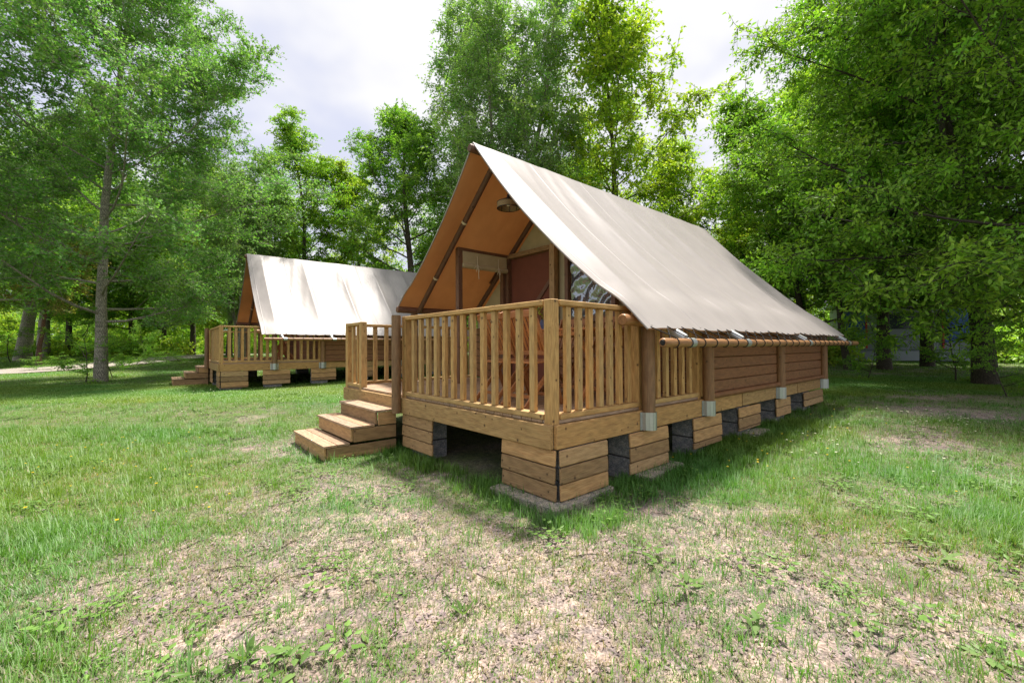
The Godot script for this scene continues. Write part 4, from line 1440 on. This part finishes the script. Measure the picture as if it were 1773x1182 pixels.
func build_slabs(frame: Transform3D) -> void:
	var list := [[0.27, 0.27, 0.78, 0.78, "pale concrete slab poking out under the near lodge's corner pier"], [0.12, 1.4, 0.62, 0.7, "pale concrete slab under the second pier along the near lodge's side"], [0.1, 3.85, 0.6, 0.5, "pale stone slab under the fourth pier along the near lodge's side"]]
	for q in list:
		var o := thing("concrete_slab", q[4], "slab", "slabs under the piers")
		var p: Vector3 = frame * P(q[0], q[1], 0)
		var b := put(o, "slab_body", box_mesh(q[2], 0.07, q[3], 0.012), mats.slab)
		b.position.y = 0.0
		o.position = Vector3(p.x, ground_y(p.x, p.z) + 0.022, p.z)
		o.rotation.y = frame.basis.get_euler().y + 0.06

func build_caravan() -> void:
	# far in the trees on the right: a blue and white hut-tent with red trim, mostly hidden by leaves
	var c := thing("mobile_cabin", "blue and white cabin with red trim half hidden by leaves deep in the right-hand trees", "cabin")
	var d := 20.0
	var x := px(1548, d)
	c.position = Vector3(x, ground_y(x, -d), -d)
	c.rotation.y = -0.45
	plain("cabin_white", lin(0.22, 0.25, 0.30), 0.6)
	plain("cabin_blue", lin(0.035, 0.10, 0.36), 0.6)
	plain("cabin_red", lin(0.42, 0.03, 0.03), 0.6)
	plain("cabin_grey", lin(0.3, 0.34, 0.4), 0.6)
	plain("cabin_glass", lin(0.04, 0.05, 0.06), 0.1)
	var b := put(c, "wall", box_mesh(4.4, 2.0, 2.4, 0.03), mats.cabin_white)
	b.position = Vector3(0, 1.45, 0)
	for q in [[-1.75, 0.8, "cabin_blue"], [1.75, 0.8, "cabin_blue"]]:
		var o := put(c, "side_panel", box_mesh(q[1], 1.4, 0.04, 0.006), mats[q[2]])
		o.position = Vector3(q[0], 1.5, 1.22)
	for s in [-1.3, 1.3]:
		var o := put(c, "trim", box_mesh(0.07, 1.7, 0.05, 0.006), mats.cabin_red)
		o.position = Vector3(s, 1.4, 1.225)
	var w := sub(c, "window")
	var pane := put(w, "pane", box_mesh(1.3, 0.7, 0.03, 0.004), mats.cabin_glass)
	pane.position = Vector3(0, 1.75, 1.215)
	for s in [-0.68, 0.68]:
		put(w, "frame", box_mesh(0.06, 0.8, 0.05, 0.004), mats.cabin_grey).position = Vector3(s, 1.75, 1.22)
	var r := put(c, "roof", box_mesh(4.8, 0.14, 2.9, 0.03), mats.cabin_white)
	r.position = Vector3(0, 2.55, 0.1)
	put(c, "skirt", box_mesh(4.3, 0.45, 2.3, 0.02), mats.cabin_grey).position = Vector3(0, 0.22, 0)

func make_sky() -> PanoramaSkyMaterial:
	var w := 1024
	var h := 512
	var f := FastNoiseLite.new()
	f.noise_type = FastNoiseLite.TYPE_SIMPLEX_SMOOTH
	f.seed = 6
	f.frequency = 1.0
	f.fractal_octaves = 5
	f.fractal_gain = 0.55
	var data := PackedFloat32Array()
	data.resize(w * h * 3)
	var at := 0
	for y in h:
		var el := (0.5 - (y + 0.5) / h) * PI
		for x in w:
			var c := Vector3(0.70, 0.71, 0.80)
			if el > -0.02:
				var az := (x + 0.5) / w * TAU
				var k := 1.0 / (sin(maxf(el, 0.0)) + 0.16)
				var px_ := sin(az) * cos(el) * k
				var pz := cos(az) * cos(el) * k
				var nn := f.get_noise_3d(px_ * 0.62, pz * 0.62, 3.7)
				var fine := f.get_noise_3d(px_ * 1.9 + 9.0, pz * 1.9, 1.3)
				var cover := smoothstep(-0.5, 0.16, nn + fine * 0.6)
				var blue := Vector3(0.66, 0.69, 0.84)
				var cloud := Vector3(0.87, 0.87, 0.905) + Vector3.ONE * (fine * 0.09 + nn * 0.05)
				c = blue.lerp(cloud, cover)
			data[at] = c.x; data[at + 1] = c.y; data[at + 2] = c.z
			at += 3
	var im := Image.create_from_data(w, h, false, Image.FORMAT_RGBF, data.to_byte_array())
	var m := PanoramaSkyMaterial.new()
	m.panorama = ImageTexture.create_from_image(im)
	return m

# ------------------------------------------------------------------ scene
func _ready() -> void:
	# camera
	var cam := Camera3D.new()
	cam.name = "camera"
	cam.fov = 76.77
	cam.position = Vector3(0, 1.3645, 0)
	cam.rotation = Vector3(0.0116, 0, -0.0057)
	cam.far = 1200.0
	add_child(cam)
	cam.current = true
	# sky and exposure
	var env := Environment.new()
	env.background_mode = Environment.BG_SKY
	env.sky = Sky.new()
	env.sky.sky_material = make_sky()
	env.background_energy_multiplier = 0.54
	env.tonemap_mode = Environment.TONE_MAPPER_LINEAR
	env.tonemap_exposure = 2.1
	env.sdfgi_enabled = true
	env.ssao_enabled = true
	env.ssil_enabled = true
	var we := WorldEnvironment.new()
	we.name = "environment"
	we.environment = env
	add_child(we)
	# sun: high and almost straight behind the scene, softened by thin cloud
	var sun := DirectionalLight3D.new()
	sun.name = "sun"
	sun.light_energy = 1.5
	sun.light_color = Color(1.0, 0.97, 0.93)
	sun.light_angular_distance = 6.5
	sun.shadow_enabled = true
	add_child(sun)
	sun.look_at_from_position(Vector3.ZERO, -Vector3(0.15, 0.93, -0.34), Vector3.UP)

	noise_a.seed = 2
	noise_a.frequency = 0.12
	noise_a.fractal_octaves = 3
	noise_b.seed = 3
	noise_b.frequency = 0.2
	noise_b.fractal_octaves = 4
	make_materials()
	# large structure
	lodge_frame = Transform3D(Basis(Vector3.UP, -0.8595), Vector3(0.3127, 0, -3.4045))
	var frame2 := Transform3D(Basis(Vector3.UP, -0.885), Vector3(-7.55, 0.209, -11.1))
	build_ground()
	var lodge := make_lodge()
	lodge.transform = lodge_frame
	var far := lodge.duplicate()
	far.name = numbered("canvas_lodge")
	add_child(far)
	far.transform = frame2
	tag(far, "beige canvas lodge on a timber deck further back, left of the near one", "lodge", "canvas lodges on timber decks")
	build_slabs(lodge_frame)
	build_trees()
	build_caravan()
	# objects and small details
	furnish(lodge_frame, frame2)
	build_grass()
